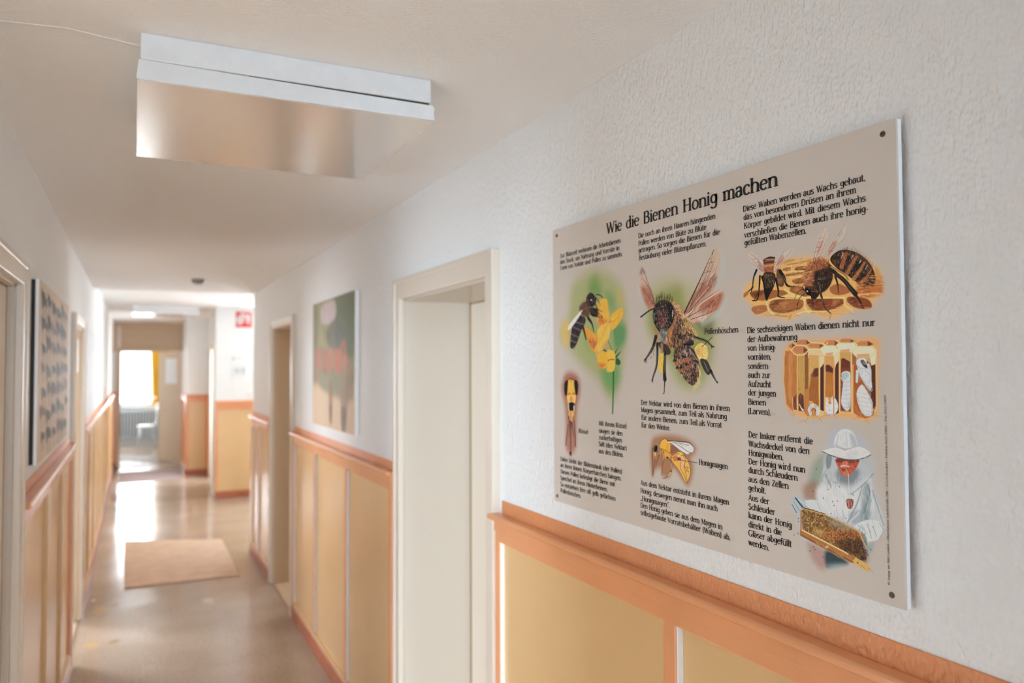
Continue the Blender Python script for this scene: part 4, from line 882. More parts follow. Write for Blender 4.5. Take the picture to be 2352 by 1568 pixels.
K 165 180 190 0.26 0.26 0.6 0.70|9279 3790 9270 3978 9275 4239
L 160 175 185 2.1 0.60|9300 4145 9347 4068 9338 4208 9286 4248
P 210 212 215 0.7 1.00|9461 3972 9529 3869 9594 3877 9698 4038 9739 4127 9727 4295 9628 4325 9542 4268 9469 4110
P 206 209 213 0.7 1.00|9460 3520 9516 3465 9625 3466 9688 3539 9728 3639 9727 3784 9738 3929 9700 3952 9616 3859 9532 3741 9491 3621
K 206 210 214 2.62 2.02 0.6 1.00|9481 3658 9466 3815
P 48 40 46 0.7 1.00|9537 3502 9592 3486 9655 3562 9656 3614 9590 3580
L 130 110 95 1.2 0.80|9564 3516 9608 3507 9639 3566 9590 3562
L 70 50 50 0.8 1.00|9646 3484 9688 3530 9656 3548
K 140 158 170 0.40 0.40 0.6 0.85|9459 3552 9513 3603 9589 3621 9687 3603
K 140 158 170 0.30 0.30 0.6 0.85|9532 3732 9578 3640
K 140 158 170 0.45 0.45 0.6 0.85|9573 3869 9657 3967 9731 4100
K 140 158 170 0.35 0.35 0.6 0.85|9543 3750 9638 3867 9722 3911
K 140 158 170 0.39 0.39 0.6 0.85|9687 3567 9717 3694 9692 3821
K 140 158 170 0.69 0.69 0.6 0.85|9659 3876 9705 3957 9743 3928
K 140 158 170 0.30 0.30 0.6 0.85|9621 3639 9695 3712
K 140 158 170 0.30 0.30 0.6 0.85|9564 3786 9681 3839
K 140 158 170 0.30 0.30 0.6 0.85|9467 3695 9494 3695
K 140 158 170 0.45 0.45 0.6 0.85|9512 3640 9519 3805
K 158 172 182 0.30 0.30 0.6 0.80|9466 3972 9570 3988 9699 4002
K 158 172 182 0.30 0.30 0.6 0.80|9476 4036 9577 4051 9698 4065
K 158 172 182 0.30 0.30 0.6 0.80|9485 4101 9585 4115 9696 4129
K 158 172 182 0.30 0.30 0.6 0.80|9495 4165 9592 4179 9695 4192
K 158 172 182 0.30 0.30 0.6 0.80|9505 4228 9599 4242 9693 4256
K 158 172 182 0.30 0.30 0.6 0.80|9514 4283 9607 4297 9692 4310
K 70 80 84 1.18 1.18 1.0 0.70|9700 3966 9733 3911
K 120 135 145 0.49 0.49 0.6 0.80|9676 4057 9728 4146 9719 4291
K 196 146 84 0.93 0.41 0.9 0.85|8177 4397 8231 4349
K 196 146 84 0.90 0.39 0.9 0.85|8508 4414 8450 4467 8320 4484
K 196 146 84 0.90 0.39 0.9 0.85|8450 4467 8487 4514
K 196 146 84 0.88 0.38 0.9 0.85|8727 4401 8812 4474
K 196 146 84 0.88 0.38 0.9 0.85|8733 4411 8839 4347
K 196 146 84 0.85 0.37 0.8 0.85|9042 4345 9087 4400
K 196 146 84 0.81 0.36 0.8 0.85|9407 4381 9453 4341
K 196 146 84 0.79 0.35 0.8 0.85|9626 4377 9679 4442
K 196 146 84 0.78 0.34 0.8 0.85|9756 4307 9902 4317
K 196 146 84 0.86 0.38 0.9 0.85|8850 4360 9042 4350
H 3 215 150 85 150 84 40 196 124 62 130 10.66 270 4 0.41 0.28|8023 3335 8277 3400 8258 4297 8059 4235
H 2 212 170 95 160 118 54 70 10.36 270 4 0.40 0.28|8297 3400 8453 3393 8440 4000 8284 4004
H 2 222 180 104 180 130 66 60 7.84 270 4 0.39 0.28|8547 3464 8741 3466 8645 3622 8551 3898
H 2 190 118 56 130 70 32 90 8.91 270 4 0.39 0.30|8592 3760 8729 3739 8716 4343 8542 4293
H 2 212 138 62 150 84 32 70 8.63 270 4 0.38 0.30|8883 3699 9020 3688 9013 4051 8875 4056
H 2 206 120 60 130 62 28 60 7.12 285 6 0.36 0.30|9407 3881 9523 4154 9605 4351 9409 4279
H 3 228 230 232 160 176 188 190 198 206 90 2.71 0 40 0.26 0.25|9190 3697 9344 3696 9339 4162 9298 4247 9186 4149
H 3 232 234 236 150 168 180 190 200 208 120 3.03 330 40 0.25 0.25|9466 3972 9594 3886 9728 4128 9714 4300 9542 4254
H 3 230 232 234 140 158 170 190 200 208 110 3.03 300 40 0.25 0.25|9470 3529 9625 3475 9718 3639 9722 3911 9554 3750''',
'keeper':'''P 178 182 188 12.1 0.60|9052 4579 9280 4533 9497 4608 9704 4828 9732 5149 9828 5428 9888 5782 9710 6105 9618 6344 9253 6602 8929 6706 8812 6670 8451 6509 8308 6328 8187 5991 8170 5730 8427 5693 8684 5211 8810 4944
P 165 178 200 7.0 0.60|8954 4633 9129 4559 9048 4766 8891 4842
P 165 178 200 6.6 0.60|9425 4583 9566 4722 9635 4805 9493 4773
P 128 150 130 9.9 0.80|8604 5124 8829 4974 8824 5226 8678 5497 8493 5522
P 152 112 88 8.3 0.80|8388 5536 8659 5420 8683 5702 8426 5741
P 166 124 114 8.2 0.80|8453 6429 8816 6481 8790 6784 8571 6707
P 120 160 160 4.8 0.60|9585 6262 9708 6178 9670 6333
P 52 68 78 4.9 1.00|8836 6462 9253 6572 9006 6680 8821 6730
P 130 160 165 5.3 0.60|8851 6692 9160 6608 8967 6728
P 186 191 196 2.5 1.00|8846 5098 9003 5050 9488 4998 9679 5155 9725 5443 9872 5712 9910 5908 9813 6085 9533 6213 9357 6038 8907 5903 8733 5742 8750 5424
P 207 210 212 6.3 0.95|8698 5494 9223 5423 9252 5815 8946 5912 8691 5812
P 198 204 208 5.0 0.90|9374 5282 9660 5246 9718 5737 9468 5898 9347 5648
P 208 211 212 4.2 0.80|9256 5601 9405 5489 9360 5887 9212 5943
P 112 132 142 4.2 0.75|9551 5379 9675 5362 9629 5841 9505 5862
P 130 148 158 4.7 0.70|9289 5808 9649 5719 9611 5888 9359 5962
K 110 130 140 1.13 2.10 1.3 0.85|9623 5339 9655 5453 9560 5763 9611 5873
K 125 142 152 0.98 1.30 1.3 0.85|9525 5382 9438 5634 9248 5967
K 125 145 152 0.96 0.96 1.3 0.85|9708 5416 9821 5720 9893 5896
K 128 140 140 2.64 1.23 1.4 0.85|8852 5301 8946 5461
K 135 150 155 0.89 0.89 1.4 0.85|8770 5406 8802 5291 8924 5136
K 118 138 145 0.80 0.80 1.3 0.85|9731 5163 9588 5314 9350 5512
K 150 165 172 0.76 0.76 1.4 0.85|9158 5799 9184 5917
K 165 178 185 0.60 0.60 1.4 0.85|9045 5802 9071 5921
K 140 158 165 0.80 0.80 1.3 0.85|9724 5473 9633 5678
K 205 210 212 0.82 0.82 1.3 0.85|9471 5778 9323 5923
K 200 206 208 1.12 1.12 1.3 0.85|9675 5362 9728 5707
P 198 205 208 1.5 1.00|8383 5780 8653 5723 8888 5875 8867 5956 8689 5907 8444 5884
K 160 178 182 0.63 0.63 0.6 1.00|8672 5752 8730 5869
K 150 165 170 0.64 0.64 0.6 1.00|8425 5790 8465 5864
P 166 180 188 1.5 1.00|8125 5803 8192 5727 8342 5738 8445 5835 8359 5930 8229 6000 8145 5915
K 64 78 88 1.32 1.69 0.6 1.00|8213 5749 8360 5873
K 96 112 122 0.85 0.85 0.6 1.00|8135 5867 8230 5983
K 120 135 145 0.57 0.57 0.6 1.00|8179 5811 8295 5940
K 205 210 212 0.75 0.75 0.6 0.80|8277 5764 8466 5832
P 172 180 186 3.9 0.60|8848 4987 9667 4920 9742 5059 9679 5185 9371 5418 9110 5439 8880 5344
P 104 120 130 5.8 0.85|9077 5181 9467 5135 9390 5355 9111 5377
P 118 130 138 2.1 0.90|8868 4985 8970 4975 8943 5150 8864 5182
K 170 185 195 0.64 0.64 0.6 0.80|9685 4904 9724 5076 9696 5182
P 188 84 58 1.0 1.00|9062 5012 9453 4979 9454 5077 9357 5194 9264 5266 9170 5262 9088 5149
P 96 46 40 2.4 0.85|9081 5010 9453 4979 9443 5033 9099 5070
P 206 112 86 1.4 1.00|9175 5054 9269 5037 9267 5113 9192 5134
K 216 192 182 1.11 1.11 0.6 1.00|9135 5128 9211 5107 9295 5110
K 108 48 40 1.53 1.53 0.6 1.00|9153 5172 9266 5166
P 196 120 100 1.7 1.00|9171 5216 9283 5202 9264 5258 9198 5258
K 150 60 45 0.86 0.86 0.6 0.70|9117 5099 9171 5216
K 160 60 45 1.33 1.33 1.3 0.80|9342 5044 9414 5096
P 206 208 213 1.4 1.00|9027 4845 9040 4689 9148 4565 9298 4547 9407 4615 9466 4790 9383 4858 9160 4872
K 150 160 168 1.21 1.21 1.0 0.85|9047 4805 9235 4854 9461 4791
P 158 168 176 3.7 0.80|9315 4606 9406 4645 9448 4777 9366 4815
K 170 178 186 0.86 0.86 1.0 0.80|9108 4637 9067 4795
K 180 186 192 0.84 0.84 1.0 0.70|9241 4597 9274 4808
P 209 209 210 0.7 1.00|8786 4930 8851 4885 9027 4830 9235 4865 9457 4794 9617 4821 9689 4888 9596 4942 9416 4994 9195 5006 8966 4976
K 76 92 98 0.80 0.80 0.6 1.00|8786 4930 8966 4976 9195 5006 9416 4994 9596 4942 9692 4891
K 160 168 176 0.71 0.71 0.6 0.80|8811 4904 9027 4838 9235 4869
P 190 192 196 3.4 0.60|9272 4899 9491 4863 9417 4961 9270 4968
K 204 142 82 1.01 1.01 0.6 1.00|9247 5153 9286 5240
K 220 216 208 0.42 0.42 0.6 1.00|9283 5233 9290 5505
P 134 58 40 0.7 1.00|9237 5619 9361 5601 9351 5708 9308 5754 9253 5738
K 196 118 92 1.17 1.17 0.8 0.90|9278 5628 9283 5726
K 140 160 168 1.34 1.34 1.0 0.80|9313 5517 9368 5532
P 202 210 210 1.3 1.00|9357 6023 9468 5928 9664 5849 9818 5866 9887 5970 9813 6099 9639 6177 9534 6154 9483 6045 9411 6073
K 122 148 152 0.65 0.65 0.8 0.80|9538 5990 9580 6078
K 122 148 152 0.64 0.64 0.8 0.80|9643 6015 9675 6119
K 122 148 152 0.65 0.65 0.8 0.80|9503 5952 9527 6051
K 122 148 152 0.64 0.64 0.8 0.80|9713 5958 9762 6080
K 122 148 152 0.64 0.64 0.8 0.80|9610 5933 9659 6041
K 122 148 152 0.63 0.63 0.8 0.80|9818 5881 9883 5970 9813 6099
K 150 182 182 1.08 1.08 0.8 0.90|9379 6034 9429 6062 9484 6000 9440 5978
P 95 120 125 2.6 0.80|9492 6058 9588 6129 9585 6262 9516 6187
L 122 88 48 0.9 1.00|8348 5931 8402 5874 8829 5916 9357 6038 9468 6092 9583 6469 9562 6503 8660 6308 8348 6239
H 5 182 144 78 62 42 32 150 92 46 205 168 98 120 80 42 900 2.04 0 180 0.65 0.85|8348 5931 8402 5874 8829 5916 9357 6038 9468 6092 9583 6469 9562 6503 8660 6308 8348 6239
P 168 96 46 6.0 0.50|8822 6230 9357 6038 9481 6149 8976 6309
P 48 34 32 7.7 0.75|9092 6240 9516 6187 9580 6477 9164 6409
P 150 145 125 5.8 0.60|9173 5995 9357 6038 9096 6086 8847 5975
P 190 150 80 4.0 0.60|8623 6157 8783 6190 8722 6265 8621 6252
H 4 44 30 28 92 56 40 150 86 44 28 20 22 380 1.89 0 180 0.52 0.80|9018 6162 9482 6104 9580 6477 9089 6394
H 3 178 98 44 120 60 34 205 130 60 160 2.12 0 180 0.53 0.80|8783 6175 9465 6063 9498 6161 8840 6289
L 166 110 56 0.7 1.00|8295 6265 8352 6235 9384 6460 9648 6540 9629 6635 8817 6466 8297 6346
K 228 194 136 1.11 0.93 0.6 1.00|8342 6249 9089 6406 9247 6445
L 206 168 92 0.8 1.00|9384 6465 9648 6537 9629 6635 9309 6567
K 112 66 34 0.93 0.93 0.9 0.80|8308 6328 8817 6442 9346 6551
K 152 104 54 1.30 1.30 0.6 1.00|8329 5934 8317 6326
K 192 152 92 0.74 1.30 0.6 1.00|8359 5900 8828 5924 9371 6047 9478 6105 9587 6291
K 60 45 36 0.55 0.55 0.6 1.00|8381 5877 8829 5908
L 215 175 110 0.7 1.00|8879 6414 8869 6433 8847 6445 8824 6443 8816 6427 8825 6407 8848 6395 8870 6398
L 110 70 40 0.7 1.00|9435 6534 9430 6545 9418 6552 9407 6550 9402 6542 9407 6531 9419 6525 9430 6526
L 44 44 50 0.7 0.90|8597 5583 8593 5590 8584 5594 8575 5593 8572 5587 8576 5579 8585 5575 8593 5577
L 44 44 50 0.7 0.90|8806 5664 8803 5671 8794 5675 8786 5673 8782 5667 8786 5660 8795 5656 8803 5657
L 44 44 50 0.7 0.90|9046 5385 9043 5392 9034 5396 9026 5395 9023 5388 9027 5381 9035 5378 9043 5379
L 44 44 50 0.7 0.90|9121 5442 9118 5449 9109 5452 9101 5451 9098 5445 9102 5438 9110 5434 9118 5436
L 44 44 50 0.7 0.90|8898 5514 8895 5521 8886 5525 8878 5524 8875 5517 8878 5510 8887 5506 8895 5508
L 44 44 50 0.7 0.90|8982 5689 8978 5696 8970 5700 8962 5698 8959 5692 8962 5685 8970 5681 8979 5683
L 44 44 50 0.7 0.90|9078 5666 9075 5673 9066 5677 9058 5676 9055 5670 9059 5663 9067 5659 9075 5660
L 44 44 50 0.7 0.90|9009 5746 9006 5753 8998 5757 8990 5756 8986 5750 8990 5743 8998 5739 9006 5740
L 44 44 50 0.7 0.90|8949 5880 8945 5887 8937 5891 8929 5890 8925 5884 8929 5877 8937 5873 8945 5874
L 44 44 50 0.7 0.90|9063 5930 9059 5937 9051 5942 9043 5940 9040 5934 9043 5927 9052 5923 9060 5924
L 44 44 50 0.7 0.90|9233 5904 9229 5911 9221 5915 9214 5914 9210 5908 9214 5901 9222 5897 9230 5898
L 44 44 50 0.7 0.90|8284 6072 8280 6080 8271 6084 8262 6083 8258 6077 8262 6069 8271 6065 8280 6066
L 44 44 50 0.7 0.90|8283 6121 8279 6129 8270 6133 8261 6132 8257 6126 8261 6118 8270 6114 8279 6115
L 44 44 50 0.7 0.90|8268 6319 8264 6327 8255 6331 8246 6330 8242 6324 8246 6316 8255 6312 8264 6313
L 44 44 50 0.7 0.90|8181 6360 8177 6368 8168 6373 8159 6371 8155 6365 8159 6357 8168 6353 8177 6354
L 44 44 50 0.7 0.90|8588 6473 8584 6481 8575 6485 8567 6484 8563 6478 8567 6471 8576 6466 8584 6467
L 44 44 50 0.7 0.90|8515 6552 8511 6560 8502 6564 8493 6563 8490 6557 8493 6550 8502 6545 8511 6546
L 44 44 50 0.7 0.90|8618 6507 8614 6514 8605 6519 8597 6518 8593 6512 8597 6504 8606 6500 8614 6501
L 44 44 50 0.7 0.90|8776 6591 8773 6599 8764 6604 8756 6603 8752 6597 8756 6589 8765 6585 8773 6586
L 44 44 50 0.7 0.90|9715 5946 9712 5953 9705 5957 9697 5955 9695 5950 9698 5943 9705 5939 9712 5940
L 44 44 50 0.7 0.90|8676 5219 8672 5227 8663 5230 8655 5229 8651 5222 8655 5215 8664 5211 8672 5213
L 44 44 50 0.7 0.90|9673 6288 9670 6295 9662 6299 9655 6298 9652 6292 9655 6285 9663 6281 9670 6282
H 2 228 229 232 165 174 182 70 6.90 265 15 0.52 0.20|9046 4844 9050 4688 9166 4571 9298 4554 9424 4643 9457 4791 9273 4853
H 2 232 232 232 170 176 182 70 7.08 355 12 0.44 0.20|8810 4928 9235 4872 9668 4861 9417 4983 8966 4968
H 3 226 229 231 140 158 168 190 198 204 160 10.66 280 25 0.53 0.20|8758 5486 9036 5325 9622 5369 9853 5831 9715 5884 9285 5960 8791 5828
H 2 205 212 216 120 138 146 60 7.03 260 25 0.44 0.25|8862 5284 9079 5103 9110 5439 8838 5475
H 2 215 220 224 120 138 148 50 6.59 240 25 0.41 0.25|9448 5213 9696 5182 9657 5364 9407 5428
H 3 225 130 100 110 48 40 170 70 50 70 2.40 280 60 0.43 0.55|9080 5041 9434 5004 9358 5178 9189 5244
H 2 205 150 88 120 72 38 70 9.29 333 6 0.37 0.50|8309 6279 9347 6476 9613 6580 8817 6466''',
}
TEXT=[
('Wie die Bienen Honig machen',259.1,792.4,50.7,26.0),
('Zur Blütezeit verlassen die Arbeitsbienen',39.3,315.3,78.0,10.8),
('den Stock, um Nahrung und Vorräte in',39.1,310.7,93.9,10.8),
('Form von Nektar und Pollen zu sammeln.',40.0,322.7,109.3,10.8),
('Die noch an ihren Haaren hängenden',385.2,633.9,78.9,10.8),
('Pollen werden von Blüte zu Blüte',384.9,608.1,95.6,10.8),
('getragen. So sorgen die Bienen für die',384.7,644.8,110.6,10.8),
('Bestäubung vieler Blütenpflanzen.',386.1,607.5,127.2,10.8),
('Diese Waben werden aus Wachs gebaut,',708.0,969.1,80.0,10.8),
('das von besonderen Drüsen an ihrem',709.4,951.9,95.2,10.8),
('Körper gebildet wird. Mit diesem Wachs',710.2,968.4,111.1,10.8),
('verschließen die Bienen auch ihre honig-',710.8,973.0,127.6,10.8),
('gefüllten Wabenzellen.',711.2,853.6,141.7,10.8),
('Pollenhöschen',599.4,692.0,296.0,10.8),
('Die sechseckigen Waben dienen nicht nur',714.3,980.9,298.7,10.8),
('der Aufbewahrung',715.0,830.9,314.7,10.8),
('von Honig-',715.2,783.8,330.3,10.8),
('vorräten,',715.3,771.8,346.3,10.8),
('sondern',715.7,764.3,362.5,10.8),
('auch zur',715.4,769.1,378.0,10.8),
('Aufzucht',715.1,770.3,393.9,10.8),
('der jungen',715.1,781.6,409.4,10.8),
('Bienen',714.8,757.9,425.6,10.8),
('(Larven).',714.4,769.3,441.9,10.8),
('Der Imker entfernt die',714.4,859.9,483.6,10.8),
('Wachsdeckel von den',714.1,852.3,500.0,10.8),
('Honigwaben.',713.7,795.9,515.6,10.8),
('Der Honig wird nun',713.4,842.8,531.1,10.8),
('durch Schleudern',713.2,826.7,546.3,10.8),
('aus den Zellen',712.8,806.5,562.4,10.8),
('geholt.',712.5,754.8,577.8,10.8),
('Aus der',712.2,761.7,595.0,10.8),
('Schleuder',711.9,775.0,610.9,10.8),
('kann der Honig',711.6,812.2,626.3,10.8),
('direkt in die',711.3,789.7,642.4,10.8),
('Gläser abgefüllt',711.0,811.5,657.7,10.8),
('werden.',710.6,760.1,674.1,10.8),
('Der Nektar wird von den Bienen in ihrem',389.1,666.9,439.9,10.8),
('Magen gesammelt, zum Teil als Nahrung',388.8,658.5,455.3,10.8),
('für andere Bienen, zum Teil als Vorrat',390.1,644.7,471.8,10.8),
('für den Winter.',389.9,489.7,488.1,10.8),
('Honigmagen',578.2,659.1,546.9,10.8),
('Aus dem Nektar entsteht in ihrem Magen',384.7,661.4,611.5,10.8),
('Honig; deswegen nennt man ihn auch',384.4,629.9,628.4,10.8),
('„Honigmagen“.',384.2,484.8,644.9,10.8),
('Den Honig geben sie aus dem Magen in',383.9,642.4,659.9,10.8),
('selbstgebaute Vorratsbehälter (Waben) ab.',383.7,663.6,675.4,10.8),
('Mit ihrem Rüssel',218.9,333.3,494.7,10.8),
('saugen sie den',218.7,317.2,512.0,10.8),
('zuckerhaltigen',218.5,314.5,527.3,10.8),
('Saft (den Nektar)',218.2,332.6,543.3,10.8),
('aus den Blüten.',218.0,319.9,559.5,10.8),
('Rüssel',126.1,169.5,519.5,10.8),
('Dabei bleibt der Blütenstaub (der Pollen)',35.1,313.5,597.2,10.8),
('an ihren feinen Körperhärchen hängen.',34.9,310.5,612.7,10.8),
('Diesen Pollen befestigt die Biene mit',34.8,285.0,628.9,10.8),
('Speichel an ihren Hinterbeinen.',34.5,254.1,645.1,10.8),
('So entstehen ihre oft gelb gefärbten',34.4,287.2,661.4,10.8),
('Pollenhöschen.',34.2,134.3,677.5,10.8),
]
# ------------------------------------------------------------------ ceiling lamps
def lamp(x0, x1, y0, y1, zc, label):
    r = empty('ceiling_light', ((x0 + x1) / 2, (y0 + y1) / 2, zc), label, 'lamp', 'square ceiling lamps of the corridor')
    MB().box(x0 + 0.007, y0 - 0.001, zc - 0.056, x1 - 0.009, y1 - 0.006, zc, 0.003).build('housing', 'white', r)
    MB().prism([(x0 + 0.22, zc - 0.0556), (x1 - 0.013, zc - 0.0556), (x1 - 0.013, zc - 0.066), (x0 + 0.22, zc - 0.0565)], 'y', y0 + 0.0035, y1 - 0.012).build('tray_shade', 'dark', r)  # dark wedge put in for the shade between housing and tray
    zt, zb = zc - 0.0605, zc - 0.097
    def ring(i, z, dz=0.0): return [(x0 + i, y0 + i * 0.6, z), (x1 - i, y0 + i * 0.6, z - dz), (x1 - i, y1 - i * 0.6, z - dz), (x0 + i, y1 - i * 0.6, z)]
    p = MB().loft([ring(0.004, zc - 0.0562, 0.0050), ring(0.0, zb + 0.002), ring(0.0, zb)]); p.build('tray', 'white', r)
    MB().box(x0 + 0.001, y0 + 0.001, zb - 0.003, x1 - 0.001, y1 - 0.001, zb + 0.002, 0.001).build('diffuser', 'glossy', r)
    for sx, xx in ((1, x1 - 0.004),):
        MB().prism([(xx, zt + 0.006), (xx + sx * 0.010, zt - 0.004), (xx + sx * 0.003, zb + 0.012)], 'y', y0 + 0.012, y0 + 0.03).build('clip', 'white', r)
    return r
lamp(-0.002, 0.646, 1.753, 2.397, ZC, 'near square white ceiling lamp with a mirror-like underside')
lamp(-0.03, 0.755, 10.9, 11.65, ZC2, 'far square white ceiling lamp over the recess end')

o = MB()
o.loft([[(0.443 + rr * math.cos(2 * PI * k / 28), 6.53 + rr * math.sin(2 * PI * k / 28), z) for k in range(28)] for rr, z in ((0.05, ZC), (0.05, ZC - 0.014), (0.042, ZC - 0.03), (0.02, ZC - 0.036))])
det = empty('smoke_detector', (0.443, 6.53, ZC), 'small grey smoke detector on the ceiling', 'smoke detector')
o.build('housing', 'grey', det, True)
MB().tube([(0.443, 6.53, ZC - 0.038), (0.443, 6.53, ZC - 0.034)], 0.008, 10).build('sensor', 'dark', det)

# ------------------------------------------------------------------ things on the floor
def floor_mat(name, pts, t, m, label, trim=None):
    r = empty(name, (sum(p[0] for p in pts) / 4, sum(p[1] for p in pts) / 4, 0), label, 'mat')
    b = MB(); b.prism(pts, 'z', 0.0005, t)
    es = [e for e in b.bm.edges if all(v.co.z > t * 0.9 for v in e.verts)]
    bmesh.ops.bevel(b.bm, geom=es, offset=t * 0.5, segments=2, affect='EDGES'); b.build('mat_body', m, r)
    if trim:
        e = MB(); p, q = Vector(pts[0]), Vector(pts[1])
        d = (q - p).normalized(); n = Vector((-d.y, d.x)) * 0.02
        e.prism([tuple(p - n * 0.1), tuple(q - n * 0.1), tuple(q + n), tuple(p + n)], 'z', 0.0006, t + 0.001); e.build('binding', trim, r)
    return r
floor_mat('door_mat', [(-0.051, 6.78), (0.80, 6.76), (0.80, 8.25), (-0.07, 8.60)], 0.009, 'mat1', 'beige ribbed mat lying askew before the recess', 'mat1')
floor_mat('door_mat', [(-0.195, 12.97), (0.66, 13.05), (0.72, 14.42), (-0.195, 14.30)], 0.009, 'mat2', 'dark greyish mat in front of the far door')

# ------------------------------------------------------------------ end room furniture
rad = empty('radiator', (0.0, 19.3, 0), 'pale grey ribbed radiator below the end room window', 'radiator')
b = MB()
n = 25
pts = []
for i in range(n):
    x = -0.85 + i * 0.062
    b.box(x, 19.22, 0.15, x + 0.034, 19.34, 0.78, 0.008)
b.build('fins', 'rad', rad)
MB().box(-0.84, 19.35, 0.17, 0.68, 19.365, 0.76, 0.004).build('fin_gap_shade', 'grey', rad)  # grey sheet added so the gaps between the fins look shaded
MB().box(-0.86, 19.27, 0.16, 0.69, 19.32, 0.19, 0.005).box(-0.86, 19.27, 0.73, 0.69, 19.32, 0.76, 0.005).build('header_pipe', 'rad', rad)
for x in (-0.7, 0.5): MB().box(x, 19.27, 0.0, x + 0.03, 19.32, 0.17, 0.004).build('foot', 'rad', rad)
cu = empty('curtain', (0.52, 19.2, 0.86), 'yellow curtain gathered at the right of the bright window', 'curtain')
rings = []
for j in range(25):
    z = 2.32 - j * (2.32 - 1.06) / 24; t = j / 24
    xa = 0.335 + (0.05 * t * t); xb = 0.72
    ring = []
    for i in range(41):
        s = i / 40; ring.append((xa + (xb - xa) * s, 19.19 + 0.028 * math.sin(s * 30 + 0.4 * t) + 0.006, z))
    rings.append(ring + [(p[0], p[1] + 0.006, p[2]) for p in ring[::-1]])
MB().loft(rings).build('curtain_cloth', 'yellow', cu, True)
rings = []
for j in range(9):
    z = 1.03 - j * 0.14 / 8; ring = []
    for i in range(41):
        s = i / 40; ring.append((0.39 + 0.3 * s, 19.19 + 0.022 * math.sin(s * 26 + 1) + 0.006, z + 0.05 * s * (1 - j / 8)))
    rings.append(ring + [(p[0], p[1] + 0.006, p[2]) for p in ring[::-1]])
MB().loft(rings).build('curtain_hem', 'yellow', cu, True)
MB().tube([(0.44, 19.185, 1.045), (0.56, 19.15, 1.07), (0.72, 19.18, 1.10)], 0.014, 8).build('tie_back', 'yellow', cu, True)
ch = empty('chair', (0.25, 18.4, 0), 'white chair with thin metal legs before the radiator', 'chair')
seat = MB(); seat.loft([[(0.25 + rx * math.cos(2 * PI * k / 24), 18.4 + ry * math.sin(2 * PI * k / 24), z) for k in range(24)] for rx, ry, z in ((0.12, 0.15, 0.445), (0.17, 0.19, 0.45), (0.185, 0.2, 0.47), (0.175, 0.19, 0.49), (0.12, 0.14, 0.482))])
seat.build('seat', 'plastic', ch, True)
for sx, sy in ((-1, -1), (1, -1), (-1, 1), (1, 1)):
    MB().tube([(0.25 + sx * 0.11, 18.4 + sy * 0.12, 0.45), (0.25 + sx * 0.17, 18.4 + sy * 0.18, 0.0)], 0.011, 8).build('leg', 'steel', ch, True)
bk = MB(); rings = []
for j in range(7):
    z = 0.56 + j * 0.05; ring = [(0.43 + 0.02 * j / 6 + 0.02 * (1 - abs(s)) , 18.4 + s * 0.17, z) for s in (-1, -0.6, -0.2, 0.2, 0.6, 1)]
    rings.append(ring + [(p[0] + 0.012, p[1], p[2]) for p in ring[::-1]])
bk.loft(rings); bk.build('backrest', 'plastic', ch, True)
for sy in (-1, 1): MB().tube([(0.40, 18.4 + sy * 0.12, 0.46), (0.452, 18.4 + sy * 0.13, 0.60)], 0.010, 8).build('back_support', 'steel', ch, True)

# ------------------------------------------------------------------ signs and notices
Yf = 10.92
sg = empty('fire_hose_sign', (1.314, Yf, 2.24), 'square red sign with a white fire hose symbol', 'sign')
MB().box(1.214, Yf - 0.006, 2.243, 1.414, Yf, 2.447, 0.002).build('plate', 'red', sg)
b = MB(); yy = Yf - 0.0068
def flat(mb, pts): mb.prism(pts, 'y', yy, Yf - 0.0055)
def arc(cx, cz, r0, r1, a0, a1, n=18):
    A = [(cx + r1 * math.cos(a0 + (a1 - a0) * i / n), cz + r1 * math.sin(a0 + (a1 - a0) * i / n)) for i in range(n + 1)]
    B = [(cx + r0 * math.cos(a0 + (a1 - a0) * i / n), cz + r0 * math.sin(a0 + (a1 - a0) * i / n)) for i in range(n + 1)]
    return A + B[::-1]
flat(b, arc(1.30, 2.345, 0.055, 0.080, -0.6, 4.4)); flat(b, arc(1.30, 2.345, 0.016, 0.040, 0, 5.4))
flat(b, [(1.345, 2.40), (1.385, 2.43), (1.395, 2.35), (1.375, 2.275), (1.36, 2.285), (1.372, 2.345), (1.365, 2.385)])
flat(b, [(1.25, 2.29), (1.235, 2.36), (1.255, 2.42), (1.275, 2.40), (1.258, 2.36), (1.266, 2.30)])
b.build('symbol', 'paper', sg)
no = empty('wall_notice', (1.258, Yf, 1.556), 'pale notice with a faint grey drawing under the red sign', 'notice')
MB().box(1.152, Yf - 0.006, 1.556, 1.364, Yf, 1.876, 0.001).build('sheet', 'paper', no)
b = MB(); yy = Yf - 0.0068
for x0, z0, x1, z1 in ((1.17, 1.60, 1.345, 1.607), (1.17, 1.60, 1.178, 1.72), (1.20, 1.63, 1.27, 1.70), (1.285, 1.625, 1.335, 1.71), (1.18, 1.73, 1.34, 1.735), (1.17, 1.80, 1.20, 1.85), (1.22, 1.815, 1.34, 1.822), (1.22, 1.84, 1.32, 1.846)):
    b.box(x0, yy, z0, x1, Yf - 0.0055, z1)
b.build('drawing', 'print', no)
sw = empty('light_switch', (1.405, Yf, 1.35), 'white light switch above the dado near the wall end', 'switch')
MB().box(1.365, Yf - 0.012, 1.31, 1.445, Yf, 1.39, 0.004).build('switch_plate', 'plastic', sw)
MB().box(1.385, Yf - 0.017, 1.33, 1.425, Yf - 0.01, 1.37, 0.003).build('rocker', 'plastic', sw)
dn = empty('door_notice', (0.6, 15.4, 1.43), 'white paper notice taped to the open far door', 'notice')
a, c = leafpt(0.20, 0.0012), leafpt(0.64, 0.0012); a2, c2 = leafpt(0.20, 0.0002), leafpt(0.64, 0.0002)
MB().prism([a, c, c2, a2], 'z', 1.42, 1.88).build('sheet', 'paper', dn)
